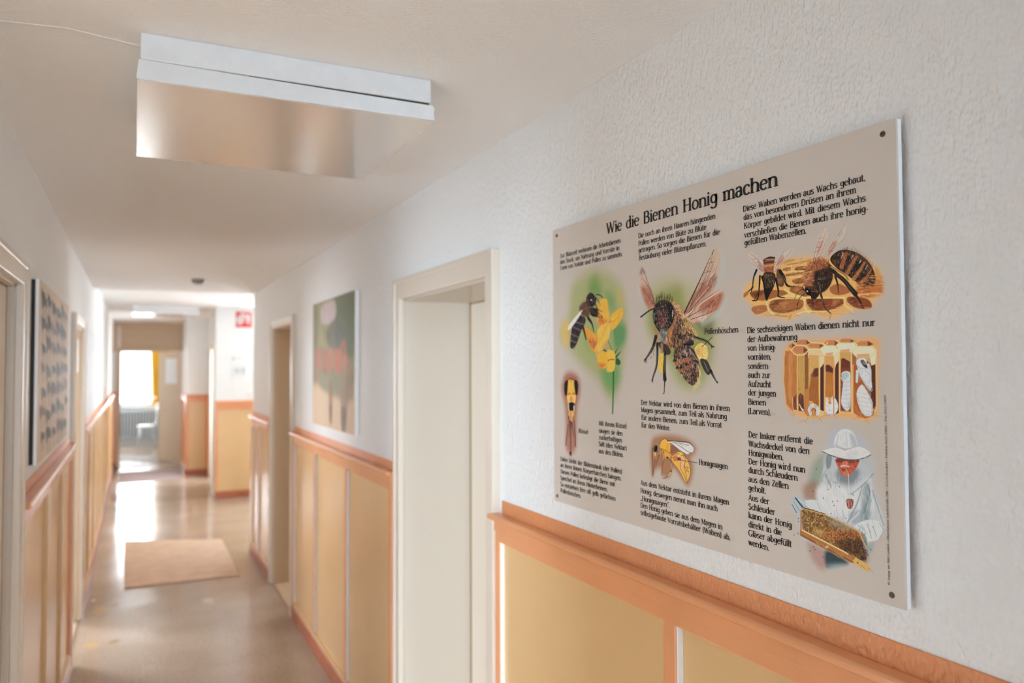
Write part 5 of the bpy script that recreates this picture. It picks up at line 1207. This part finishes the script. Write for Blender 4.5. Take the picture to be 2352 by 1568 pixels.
a, c = leafpt(0.40, 0.002), leafpt(0.44, 0.002); a2, c2 = leafpt(0.40, 0.0008), leafpt(0.44, 0.0008)
MB().prism([a, c, c2, a2], 'z', 1.86, 1.895).build('tape', 'print', dn)
tp = empty('casing_glint', (XL, 5.10, 1.68), 'white strip put in for the bright reflection on the left doorway frame', 'glint')
MB().box(XL + 0.022, 5.095, 1.68, XL + 0.032, 5.155, 1.87, 0.002).build('glint', 'plastic', tp)  # white strip drawn as light reflected by the casing

# ------------------------------------------------------------------ painting by numbers: strokes and fills rasterised onto a fine colour grid
def lin(h):
    c = np.array([int(h[i:i + 2], 16) for i in (0, 2, 4)]) / 255
    return np.where(c <= 0.04045, c / 12.92, ((c + 0.055) / 1.055) ** 2.4)
def rgb(r, g, b):
    c = np.array([r, g, b]) / 255; c = c * 0.88 + 0.12 * c.dot((0.3, 0.59, 0.11))
    return np.where(c <= 0.04045, c / 12.92, ((c + 0.055) / 1.055) ** 2.4)
def crom(p, closed, n=4):
    p = np.asarray(p, float)
    if len(p) < 3: return p
    if closed: q = np.vstack([p[-1], p, p[0], p[1]])
    else: q = np.vstack([2 * p[0] - p[1], p, 2 * p[-1] - p[-2]])
    out = []
    for i in range(1, len(q) - 2):
        for k in range(n):
            t = k / n; a, b_, c, d = q[i - 1], q[i], q[i + 1], q[i + 2]
            out.append(0.5 * (2 * b_ + (c - a) * t + (2 * a - 5 * b_ + 4 * c - d) * t * t + (3 * b_ - a - 3 * c + d) * t ** 3))
    if not closed: out.append(p[-1])
    return np.array(out)
class Canvas:
    def __init__(s, x0, y0, x1, y1, res, base, gain):
        s.x0, s.y0, s.res, s.gain = x0, y0, res, gain
        s.W = int((x1 - x0) / res) + 2; s.H = int((y1 - y0) / res) + 2
        s.im = np.empty((s.H, s.W, 3)); s.im[:] = base; s.touch = np.zeros((s.H, s.W), bool)
        s.rng = random.Random(7)
    def win(s, p, m):
        i0 = max(0, int((p[:, 0].min() - m - s.x0) / s.res)); i1 = min(s.W, int((p[:, 0].max() + m - s.x0) / s.res) + 2)
        j0 = max(0, int((p[:, 1].min() - m - s.y0) / s.res)); j1 = min(s.H, int((p[:, 1].max() + m - s.y0) / s.res) + 2)
        if i1 <= i0 or j1 <= j0: return None
        X, Y = np.meshgrid(s.x0 + np.arange(i0, i1) * s.res, s.y0 + np.arange(j0, j1) * s.res)
        return i0, i1, j0, j1, X, Y
    def blend(s, w, a, c):
        i0, i1, j0, j1 = w[:4]; t = s.im[j0:j1, i0:i1]; t += (c - t) * a[..., None]; s.touch[j0:j1, i0:i1] |= a > 0.004
    def poly(s, p, c, f, al, smooth=True):
        if f > 3: f *= 2.0
        p = crom(p, True, 4) if smooth else np.asarray(p, float)
        w = s.win(p, f)
        if w is None: return
        X, Y = w[4], w[5]; d2 = np.full(X.shape, 1e9); ins = np.zeros(X.shape, bool)
        for (ax, ay), (bx, by) in zip(p, np.roll(p, -1, 0)):
            dx, dy = bx - ax, by - ay; L = dx * dx + dy * dy + 1e-9
            t = np.clip(((X - ax) * dx + (Y - ay) * dy) / L, 0, 1)
            d2 = np.minimum(d2, (X - ax - t * dx) ** 2 + (Y - ay - t * dy) ** 2)
            if ay != by:
                cr = (ay > Y) != (by > Y); ins ^= cr & (X < dx * (Y - ay) / (by - ay) + ax)
        sd = np.sqrt(d2); sd[ins] *= -1
        a = np.clip(0.5 - sd / f, 0, 1); a = a * a * (3 - 2 * a)
        s.blend(w, a * al, c)
    def stroke(s, p, r0, r1, c, f, al, smooth=True):
        p = crom(p, False, 4) if smooth else np.asarray(p, float)
        w = s.win(p, max(r0, r1) + f)
        if w is None: return
        X, Y = w[4], w[5]; sd = np.full(X.shape, 1e9); n = len(p) - 1
        for i in range(n):
            ax, ay = p[i]; dx, dy = p[i + 1] - p[i]; L = dx * dx + dy * dy + 1e-9
            t = np.clip(((X - ax) * dx + (Y - ay) * dy) / L, 0, 1); r = r0 + (r1 - r0) * (i + t) / n
            sd = np.minimum(sd, np.hypot(X - ax - t * dx, Y - ay - t * dy) - r)
        s.blend(w, np.clip(0.5 - sd / f, 0, 1) * al, c)
    def hairs(s, p, cols, n, ln, ang, spread, w, al):
        p = crom(p, True, 3); r = s.rng; k = 0
        lo, hi = p.min(0), p.max(0)
        while k < n:
            x, y = r.uniform(lo[0], hi[0]), r.uniform(lo[1], hi[1]); k += 0.34
            q = np.roll(p, -1, 0); c = ((p[:, 1] > y) != (q[:, 1] > y)) & (x < (q[:, 0] - p[:, 0]) * (y - p[:, 1]) / (q[:, 1] - p[:, 1] + 1e-12) + p[:, 0])
            if c.sum() % 2 == 0: continue
            k += 0.66
            a = math.radians(ang + r.uniform(-spread, spread)); l = ln * r.uniform(0.6, 1.2)
            s.stroke([(x, y), (x + l * math.cos(a), y - l * math.sin(a))], w, w * 0.5, cols[r.randrange(len(cols))], 0.5, al * r.uniform(0.6, 1), False)
    def run(s, ops):
        for line in ops.strip().split('\n'):
            h, pt = line.split('|'); k = h[0]; v = [float(q) for q in h.split()[1:]]
            p = np.array([float(q) for q in pt.split()]).reshape(-1, 2) / 10
            if k in 'PL': s.poly(p, rgb(*v[:3]) * s.gain, v[3], v[4], k == 'P')
            elif k == 'K': s.stroke(p, max(0.22, v[3]), max(0.2, v[4]), rgb(*v[:3]) * s.gain, max(0.5, v[5]), v[6])
            else:
                nc = int(v[0]); cs = [rgb(*v[1 + 3 * i:4 + 3 * i]) * s.gain for i in range(nc)]; v = v[1 + 3 * nc:]
                s.hairs(p, cs, int(v[0] * 1.5), v[1], v[2], v[3], max(0.28, v[4] * 1.35), min(1, v[5] * 1.15))
    def build(s, name, to3d, parent, every=False):
        """to3d: (k,2) mm -> (k,3) m"""
        W, H = s.W, s.H
        idx = np.arange(W * H).reshape(H, W)
        q = np.stack([idx[:-1, :-1], idx[:-1, 1:], idx[1:, 1:], idx[1:, :-1]], -1).reshape(-1, 4)
        if not every:
            t = s.touch; keep = (t[:-1, :-1] | t[:-1, 1:] | t[1:, 1:] | t[1:, :-1]).reshape(-1); q = q[keep]
        used = np.unique(q); remap = np.zeros(W * H, int); remap[used] = np.arange(len(used)); q = remap[q]
        X, Y = np.meshgrid(s.x0 + np.arange(W) * s.res, s.y0 + np.arange(H) * s.res)
        co = to3d(np.stack([X.ravel()[used], Y.ravel()[used]], -1))
        me = bpy.data.meshes.new(name); me.vertices.add(len(used)); me.vertices.foreach_set('co', co.astype(np.float32).ravel())
        me.loops.add(q.size); me.loops.foreach_set('vertex_index', q.astype(np.int32).ravel())
        me.polygons.add(len(q)); me.polygons.foreach_set('loop_start', np.arange(0, q.size, 4, dtype=np.int32))
        me.update(calc_edges=True); me.validate()
        ca = me.color_attributes.new('Col', 'FLOAT_COLOR', 'POINT')
        c = np.ones((len(used), 4), np.float32); c[:, :3] = np.clip(s.im.reshape(-1, 3)[used], 0, 0.92); ca.data.foreach_set('color', c.ravel())
        me.materials.append(M['art'])
        o = bpy.data.objects.new(name, me); COL.objects.link(o); o.parent = parent; o.matrix_parent_inverse = Matrix.Translation(-parent.location)
        return o

# ------------------------------------------------------------------ a small slab-serif alphabet (units: x-height 50, capitals 70)
def _n(x, w=17): return 'S %g 0 50 bt;A %g 33 %g 15 0 165;S %g 0 34 b' % (x, x + w, w, x + 2 * w)
GL = {
'a': (46, 'A 21 36 14 13 0 150;S 35 5 37 q;A 20 15 14 14 40 350;D 8 40 4.5'), 'b': (50, 'S 10 0 74 t;A 26 25 17 23 0 360'), 'c': (43, 'A 24 25 18 23 40 318;D 37 39 4.5'),
'd': (53, 'S 41 0 74 tq;A 25 25 17 23 0 360'), 'e': (46, 'L 7 28 40 28 5;A 23 25 17.5 23 8 318'), 'f': (30, 'S 12 0 58 b;A 23 58 11 14 30 180;D 31 66 4;L 2 48 28 48 5'),
'g': (50, 'A 24 28 17 20 0 360;S 40 -6 50 t;A 23 -6 17 13 195 360'), 'h': (54, 'S 10 0 74 bt;A 27 33 17 15 0 165;S 44 0 34 b'), 'i': (22, 'S 11 0 50 bt;D 11 64 6.5'), 'j': (22, 'S 12 -8 50 t;A 1 -8 11 11 200 360;D 12 64 6.5'),
'k': (51, 'S 10 0 74 bt;L 14 22 40 48 6;L 22 30 43 2 11;L 35 2 51 2 5;L 30 48 48 48 4'), 'l': (22, 'S 11 0 74 bt'), 'm': (77, 'S 10 0 50 bt;A 24 34 14 14 0 165;S 38 0 36 b;A 52 34 14 14 0 165;S 66 0 34 b'),
'n': (54, _n(10)), 'o': (49, 'A 24.5 25 19 23 0 360'), 'p': (51, 'S 10 -20 50 bt;A 27 25 17 23 0 360'), 'r': (38, 'S 10 0 50 bt;A 26 34 16 14 60 165;D 33 45 5.5'), 's': (40, 'A 20 37 13 11 30 270;A 20 13 14 11 210 450'),
't': (32, 'S 12 10 64 ;A 22 11 10 9 180 310;L 2 48 28 48 5'), 'u': (54, 'S 10 16 50 t;A 27 17 17 15 180 345;S 44 0 50 tq'), 'v': (45, 'L 7 48 23 2 11;L 38 48 24 2 6;L 0 49 15 49 4;L 31 49 45 49 4'),
'w': (66, 'L 7 48 20 2 11;L 32 48 21 2 6;L 32 48 45 2 11;L 59 48 46 2 6;L 0 49 15 49 4;L 52 49 66 49 4'), 'x': (44, 'L 6 48 38 2 11;L 38 48 6 2 6;L 0 49 14 49 4;L 30 49 44 49 4;L 0 2 14 2 4;L 30 2 44 2 4'), 'z': (43, 'L 4 47 38 47 6;L 35 46 7 4 9;L 4 3 40 3 6'),
'ß': (49, 'S 10 0 58 b;A 23 56 13 16 -70 180;A 25 20 16 19 -110 100'), 'A': (60, 'L 6 2 28 70 6;L 51 2 29 70 11;L 14 24 44 24 5;L 0 2 16 2 4;L 40 2 60 2 4'),
'B': (56, 'S 12 0 70;A 28 53 16 16 -90 90;A 30 19 19 18 -90 90;L 5 68 28 68 5;L 12 37 30 37 5;L 5 2 30 2 5'), 'D': (62, 'S 12 0 70;A 26 35 28 33 -90 90;L 5 68 28 68 5;L 5 2 28 2 5'), 'F': (50, 'S 12 0 70 b;L 5 67 46 67 6;L 12 37 36 37 5;L 46 67 46 54 4'),
'G': (66, 'A 33 35 27 34 45 330;S 55 4 30 T'), 'H': (66, 'S 13 0 70 bT;S 53 0 70 bT;L 13 36 53 36 5'), 'I': (26, 'S 13 0 70 bT'), 'K': (60, 'S 12 0 70 bT;L 16 32 46 68 6;L 26 42 50 2 11;L 42 2 60 2 4;L 36 68 54 68 4'), 'L': (48, 'S 12 0 70 bT;L 12 3 44 3 6;L 44 3 45 16 4'),
'M': (76, 'L 12 0 12 70 6;L 12 68 37 6 11;L 37 6 62 68 6;S 63 0 70 bT;L 3 2 21 2 4;L 2 68 14 68 4'), 'N': (66, 'L 12 0 12 70 6;L 12 68 53 4 11;L 53 2 53 70 6;L 4 2 20 2 4;L 45 68 61 68 4;L 2 68 14 68 4'), 'O': (64, 'A 32 35 27 34 0 360'), 'P': (52, 'S 12 0 70 b;A 28 50 18 19 -90 90;L 5 68 28 68 5;L 12 32 28 32 5'),
'R': (60, 'S 12 0 70 b;A 28 51 18 18 -90 90;L 5 68 28 68 5;L 12 34 28 34 5;L 28 34 50 2 11;L 43 2 59 2 4'), 'S': (48, 'A 23 52 16 17 20 270;A 23 18 17 17 200 450'), 'T': (54, 'S 27 0 66 b;L 3 67 51 67 6;L 3 67 3 54 4;L 51 67 51 54 4'), 'V': (58, 'L 6 68 29 2 11;L 52 68 30 2 6;L -1 68 15 68 4;L 44 68 60 68 4'),
'W': (82, 'L 7 68 24 2 11;L 40 66 25 2 6;L 40 68 57 2 11;L 75 68 58 2 6;L 0 68 16 68 4;L 66 68 83 68 4;L 32 68 46 68 4'), 'Z': (52, 'L 6 66 46 66 6;L 43 65 8 4 10;L 4 3 48 3 6;L 6 66 6 54 4;L 48 3 48 16 4'),
'0': (46, 'A 23 35 17 34 0 360'), '1': (46, 'S 24 0 70 b;L 12 60 24 68 6'), '2': (46, 'A 22 52 16 17 0 170;L 37 46 7 4 8;L 6 3 40 3 6'), '3': (46, 'A 21 53 15 16 -90 150;A 21 19 17 18 -150 90'), '4': (46, 'S 33 0 70;L 33 68 4 20 6;L 4 20 44 20 5'), '5': (46, 'L 9 67 38 67 6;L 10 67 9 38 6;A 21 20 18 19 -150 110'), '7': (46, 'L 5 66 41 66 6;L 39 64 17 0 9'), '9': (46, 'A 23 48 17 20 0 360;L 39 44 25 0 8'),
'.': (19, 'D 9 5 6.5'), ',': (19, 'D 9 5 6.5;L 11 4 5 -10 5'), ';': (19, 'D 9 5 6.5;L 11 4 5 -10 5;D 9 42 6.5'), '(': (28, 'A 32 30 22 48 125 235'), ')': (28, 'A -4 30 22 48 -55 55'), '-': (30, 'L 4 25 26 25 6'), '„': (32, 'D 8 5 6;L 10 4 5 -10 5;D 22 5 6;L 24 4 19 -10 5'), '“': (32, 'D 8 58 6;L 7 60 12 72 5;D 22 58 6;L 21 60 26 72 5'), '·': (22, 'D 11 30 6'), '©': (66, 'A 33 35 27 30 0 360;A 33 35 13 15 50 310'), ' ': (33, ''),
}
for ch_, b_ in (('ä', 'a'), ('ö', 'o'), ('ü', 'u')):
    a_ = GL[b_][0] / 2; GL[ch_] = (GL[b_][0], GL[b_][1] + ';D %g 65 5.5;D %g 65 5.5' % (a_ - 9, a_ + 8))
def glyph_quads(ch, wt=1.0):
    """strips of 2D quads for one letter"""
    out = []; T, N, SE = 11.5 * wt, 5.6 * wt, 4.6
    def line(x0, y0, x1, y1, w):
        dx, dy = x1 - x0, y1 - y0; L = math.hypot(dx, dy); nx, ny = -dy / L * w / 2, dx / L * w / 2
        out.append([(x0 + nx, y0 + ny), (x0 - nx, y0 - ny), (x1 - nx, y1 - ny), (x1 + nx, y1 + ny)])
    for c in GL[ch][1].split(';'):
        if not c: continue
        k = c.split(); v = [float(q) for q in k[1:] if q.lstrip('-').replace('.', '').isdigit()]
        if k[0] == 'S':
            x, y0, y1 = v[:3]; fl = k[4] if len(k) > 4 else ''
            line(x, y0, x, y1, T)
            if 'b' in fl: line(x - T * 0.5 - 5, y0 + SE / 2, x + T * 0.5 + 5, y0 + SE / 2, SE)
            if 'q' in fl: line(x, y0 + SE / 2, x + T * 0.5 + 5, y0 + SE / 2 + 1, SE)
            if 'T' in fl: line(x - T * 0.5 - 5, y1 - SE / 2, x + T * 0.5 + 5, y1 - SE / 2, SE)
            if 't' in fl: line(x - T * 0.5 - 5, y1 - SE / 2 - 2.5, x, y1 - SE / 2, SE)
        elif k[0] == 'L': line(v[0], v[1], v[2], v[3], v[4] * wt)
        elif k[0] == 'D': out.append([(v[0] + v[2] * math.cos(t * PI / 5), v[1] + v[2] * math.sin(t * PI / 5)) for t in range(10)])
        elif k[0] == 'A':
            cx, cy, rx, ry, a0, a1 = v; n = max(6, int(abs(a1 - a0) / 14)); pr = None
            for i in range(n + 1):
                t = math.radians(a0 + (a1 - a0) * i / n); w = N + (T - N) * abs(math.cos(t)) ** 1.3
                nx, ny = math.cos(t) * w / 2, math.sin(t) * w / 2; p = (cx + rx * math.cos(t), cy + ry * math.sin(t))
                cu_ = ((p[0] + nx, p[1] + ny), (p[0] - nx, p[1] - ny))
                if pr: out.append([pr[0], pr[1], cu_[1], cu_[0]])
                pr = cu_
    return out
def set_line(bm, s, x0, x1, base, cap, to3d, wt=1.0, turn=False):
    """one line of lettering between x0 and x1 (mm), baseline at base, capitals cap mm tall"""
    adv = sum(GL[c][0] for c in s) - 5; sx = (x1 - x0) / adv; sy = cap / 70; x = -3
    for c in s:
        for q in glyph_quads(c, wt):
            P = [((x + p[0]) * sx, p[1] * sy) for p in q]
            P = [(base + (-b_ if turn else 0) * -1 * -1, x0 - a_) if turn else (x0 + a_, base - b_) for a_, b_ in P]
            bm.faces.new([bm.verts.new(v) for v in to3d(np.array(P))])
        x += GL[c][0]

# ------------------------------------------------------------------ the bee poster
PX, PY, PZ = 0.984, 1.779, 2.057
def poster3d(off):
    def f(p): return np.stack([np.full(len(p), PX - off), PY - p[:, 0] / 1000, PZ - p[:, 1] / 1000], -1)
    return f
po = empty('bee_poster', (PX, 1.268, 1.354), 'large cream teaching board about how bees make honey, screwed to the right wall', 'poster')
MB().box(PX, 0.757, 1.354, PX + 0.004, PY, PZ, 0.0004, 1).build('board', 'board', po)
MB().box(PX + 0.0035, 0.7575, 1.3545, PX + 0.0125, PY - 0.0005, PZ - 0.0005, 0.0006, 1).build('backing', 'boardedge', po)
for s_, t_ in ((22, 17), (1000, 18), (1000, 687), (17, 689)):
    y, z = PY - s_ / 1000, PZ - t_ / 1000
    sc_ = MB(); sc_.tube([(PX - 0.0022, y, z), (PX - 0.0008, y, z), (PX + 0.003, y, z)], [0.0032, 0.0046, 0.0046], 16)
    sc_.tube([(PX + 0.002, y, z), (XR + 0.02, y, z)], 0.0022, 8); sc = sc_.build('screw', 'brass', po)
    MB().tube([(PX - 0.0024, y, z), (PX - 0.0021, y, z)], 0.0017, 6).build('screw_recess', 'black', sc)
ART_NAMES = {'flower': ('bee_on_flower', 'picture of a bee on yellow flowers against green'), 'mouth': ('bee_mouthparts', 'orange diagram of bee head and proboscis'), 'bee': ('flying_bee', 'large picture of a bee with pollen baskets'),
             'stomach': ('honey_stomach_diagram', 'cutaway diagram of a yellow bee'), 'comb': ('bees_on_comb', 'picture of two bees on honeycomb'), 'cells': ('brood_cells', 'cutaway picture of larvae in wax cells'), 'keeper': ('beekeeper_picture', 'picture of a beekeeper in white holding a comb frame')}
GAIN = 0.66 / lin('b8afa7')[0]
for i, (k, ops) in enumerate(ART.items()):
    allp = np.array([float(v) for l in ops.strip().split('\n') for v in l.split('|')[1].split()]).reshape(-1, 2) / 10
    lo, hi = allp.min(0) - 14, allp.max(0) + 14
    lo = np.maximum(lo, 2); hi = np.minimum(hi, (1010, 700))
    cv = Canvas(lo[0], lo[1], hi[0], hi[1], 0.6 if k in ('flower', 'mouth') else 0.42, np.array(BOARD), GAIN)
    cv.run(ops)
    o = cv.build(ART_NAMES[k][0], poster3d(0.00010 + 0.00004 * i), po); o['label'] = ART_NAMES[k][1]
def letters(name, lines, wt=1.0, label=None):
    bm = bmesh.new()
    for s, x0, x1, base, cap in lines: set_line(bm, s, x0, x1, base, cap, poster3d(0.0006), wt)
    mb = MB(); mb.bm.free(); mb.bm = bm; o = mb.build(name, 'ink', po)
    if label: o['label'] = label
letters('headline', TEXT[:1], 1.2, 'big black headline')
for a, c in ((1, 4), (4, 8), (8, 13), (14, 24), (24, 37), (37, 41), (42, 47), (47, 52), (53, 59)): letters('text_block', TEXT[a:c], 1.2)
for a in (13, 41, 52): letters('caption', TEXT[a:a + 1], 1.2)
bm = bmesh.new()
ft = '© Natur im Bild GmbH · Obenhauser Landstraße 20b · 37124 Rosdorf · Telefon 0551-59001 · Fax 0551-59009'
adv = sum(GL[c][0] for c in ft); sx = 273.5 / adv; x = 0; f3 = poster3d(0.0006)
for c in ft:
    for q in glyph_quads(c, 1.0):
        bm.faces.new([bm.verts.new(v) for v in f3(np.array([(997.5 + 0 - p[1] * 0.052, 673.5 - (x + p[0]) * sx) for p in q]))])
    x += GL[c][0]
mb = MB(); mb.bm.free(); mb.bm = bm; mb.build('imprint', 'ink', po)
# hairlines from the captions to the drawings are part of those drawings

# ------------------------------------------------------------------ other pictures
def wall_picture(name, label, cat, side, y0, y1, z0, z1, thick, base, paint, body, edge=None):
    """side +1: right wall, -1: left wall. paint(canvas, w, h) in mm, origin top left as seen from the corridor"""
    xw = XR if side > 0 else XL; xf = xw - side * thick
    r = empty(name, (xw, (y0 + y1) / 2, z0), label, cat)
    MB().box(xw - side * (edge[1] if isinstance(edge, tuple) else 0.001), y0, z0, xf, y1, z1, 0.001, 1).build('panel_board', body, r)
    Wm, Hm = (y1 - y0) * 1000, (z1 - z0) * 1000
    cv = Canvas(0, 0, Wm, Hm, 3.0, np.array(base), 1.3)
    paint(cv, Wm, Hm)
    cv.im = cv.im[:int(Hm / 3) + 1, :int(Wm / 3) + 1]; cv.touch = cv.touch[:int(Hm / 3) + 1, :int(Wm / 3) + 1]; cv.H, cv.W = cv.im.shape[:2]
    def f(p):
        y = y1 - p[:, 0] / 1000 if side > 0 else y0 + p[:, 0] / 1000
        return np.stack([np.full(len(p), xf - side * 0.0004), y, z1 - p[:, 1] / 1000], -1)
    cv.build('picture_face', f, r, True)
    if edge:
        MB().box(xw, y0 + 0.001, z0 + 0.002, xw - side * edge[1], y1 - 0.001, z1 - 0.002).build('dark_layer', edge[0], r)  # dark layer between wall and board
    return r
def P_(cv, pts, c, f, a=1.0): cv.poly(np.array(pts, float), lin(c) * 1.35, f * 0.45, a)
def abstract(cv, w, h):
    rr = random.Random(3)
    P_(cv, [(-50, -50), (w + 50, -50), (w + 50, 420), (700, 470), (300, 420), (-50, 470)], '8d8868', 60)
    P_(cv, [(-30, 40), (120, 30), (150, 300), (120, 440), (-30, 430)], '77745c', 60, 0.8)
    P_(cv, [(560, 0), (980, -40), (980, 300), (800, 330), (600, 240)], '5f6a55', 70, 0.85)
    P_(cv, [(380, 170), (640, 130), (820, 220), (700, 290), (420, 270)], '62635e', 40, 0.8)
    P_(cv, [(240, 30), (560, 20), (560, 120), (260, 130)], 'b3a6a6', 24, 0.95)
    P_(cv, [(60, 300), (300, 260), (820, 330), (960, 420), (900, 560), (100, 480)], '8a7762', 60, 0.8)
    for x, y, q in ((150, 330, 'b06058'), (330, 350, 'a85a50'), (480, 340, 'b86a58'), (640, 350, 'c0604c'), (760, 300, 'b4705c'), (820, 380, 'ad7a62')):
        P_(cv, [(x - 60, y - 40), (x + 50, y - 60), (x + 60, y + 50), (x - 40, y + 60)], q, 40, 0.55)
    P_(cv, [(200, 430), (560, 430), (900, 440), (800, 520), (480, 520), (240, 500)], '7f8068', 50, 0.85)
    P_(cv, [(430, 480), (520, 480), (510, 680), (450, 680)], '8b6e5a', 24, 0.9); P_(cv, [(700, 440), (860, 440), (830, 700), (740, 720)], '8d7a66', 40, 0.9)
    P_(cv, [(440, 600), (500, 600), (490, 690), (450, 680)], '77604e', 20, 0.9); P_(cv, [(720, 600), (820, 600), (800, 710), (730, 710)], '6f6455', 24, 0.9)
    for k in range(60):
        x, y = rr.uniform(0, w), rr.uniform(0, 480); l = rr.uniform(30, 110)
        cv.stroke([(x, y), (x + rr.uniform(-30, 30), y + l)], rr.uniform(4, 10), 3, lin(rr.choice(['5b6048', '8f8a5e', '9a6050', '403f38', 'a69478', '6e7a5a'])), 10, 0.5)
wall_picture('abstract_painting', 'abstract painting in green, red and beige on a thick white-edged board', 'painting', 1, 3.80, 4.80, 1.365, 2.085, 0.022, lin('d8c0a2'), abstract, 'boardedge')
def animals(cv, w, h):
    rr = random.Random(11); cols = ['4a3526', '2e2722', '6a4a30', '3c4028', '55402e', '7a5a3c', '4f5a34']
    for row in range(7):
        y = 70 + row * (h - 130) / 6.2; x = 90 + rr.uniform(0, 60)
        while x < w - 120:
            l = rr.uniform(90, 170); t = rr.uniform(30, 52); c = lin(rr.choice(cols)); yy = y + rr.uniform(-14, 14)
            cv.stroke([(x, yy), (x + l * 0.4, yy - t * 0.25), (x + l, yy + t * 0.1)], t * 0.62, t * 0.35, c, 4, 0.95)
            cv.stroke([(x - t * 0.5, yy - t * 0.5), (x, yy - t * 0.2)], t * 0.45, t * 0.4, c, 4, 0.95)
            for q in (0.1, 0.25, 0.75, 0.9): cv.stroke([(x + l * q, yy), (x + l * q + rr.uniform(-6, 6), yy + t * 1.5)], t * 0.16, t * 0.1, c, 3, 0.95)
            cv.stroke([(x + l, yy), (x + l + t, yy - t * 0.6)], t * 0.14, t * 0.06, c, 3, 0.9)
            x += l + rr.uniform(50, 90)
wall_picture('animal_poster', 'beige poster with rows of dark animal figures on the left wall', 'poster', -1, 3.16, 4.52, 1.365, 2.015, 0.024, lin('d6bfa4'), animals, 'boardedge', ('black', 0.013))
def pale(cv, w, h):
    rr = random.Random(5)
    for k in range(16):
        x, y = rr.uniform(100, w - 200), rr.uniform(60, h - 80)
        P_(cv, [(x, y), (x + 140, y - 10), (x + 150, y + 50), (x + 10, y + 60)], rr.choice(['c3c9d2', 'b9c4cc', 'd5d0d0', 'aeb9c4']), 30, 0.5)
wall_picture('pale_poster', 'pale bluish poster with a dark edge beyond the left doorway', 'poster', -1, 6.19, 8.05, 1.36, 2.0, 0.018, lin('e2e4e8'), pale, 'boardedge', ('grey', 0.010))
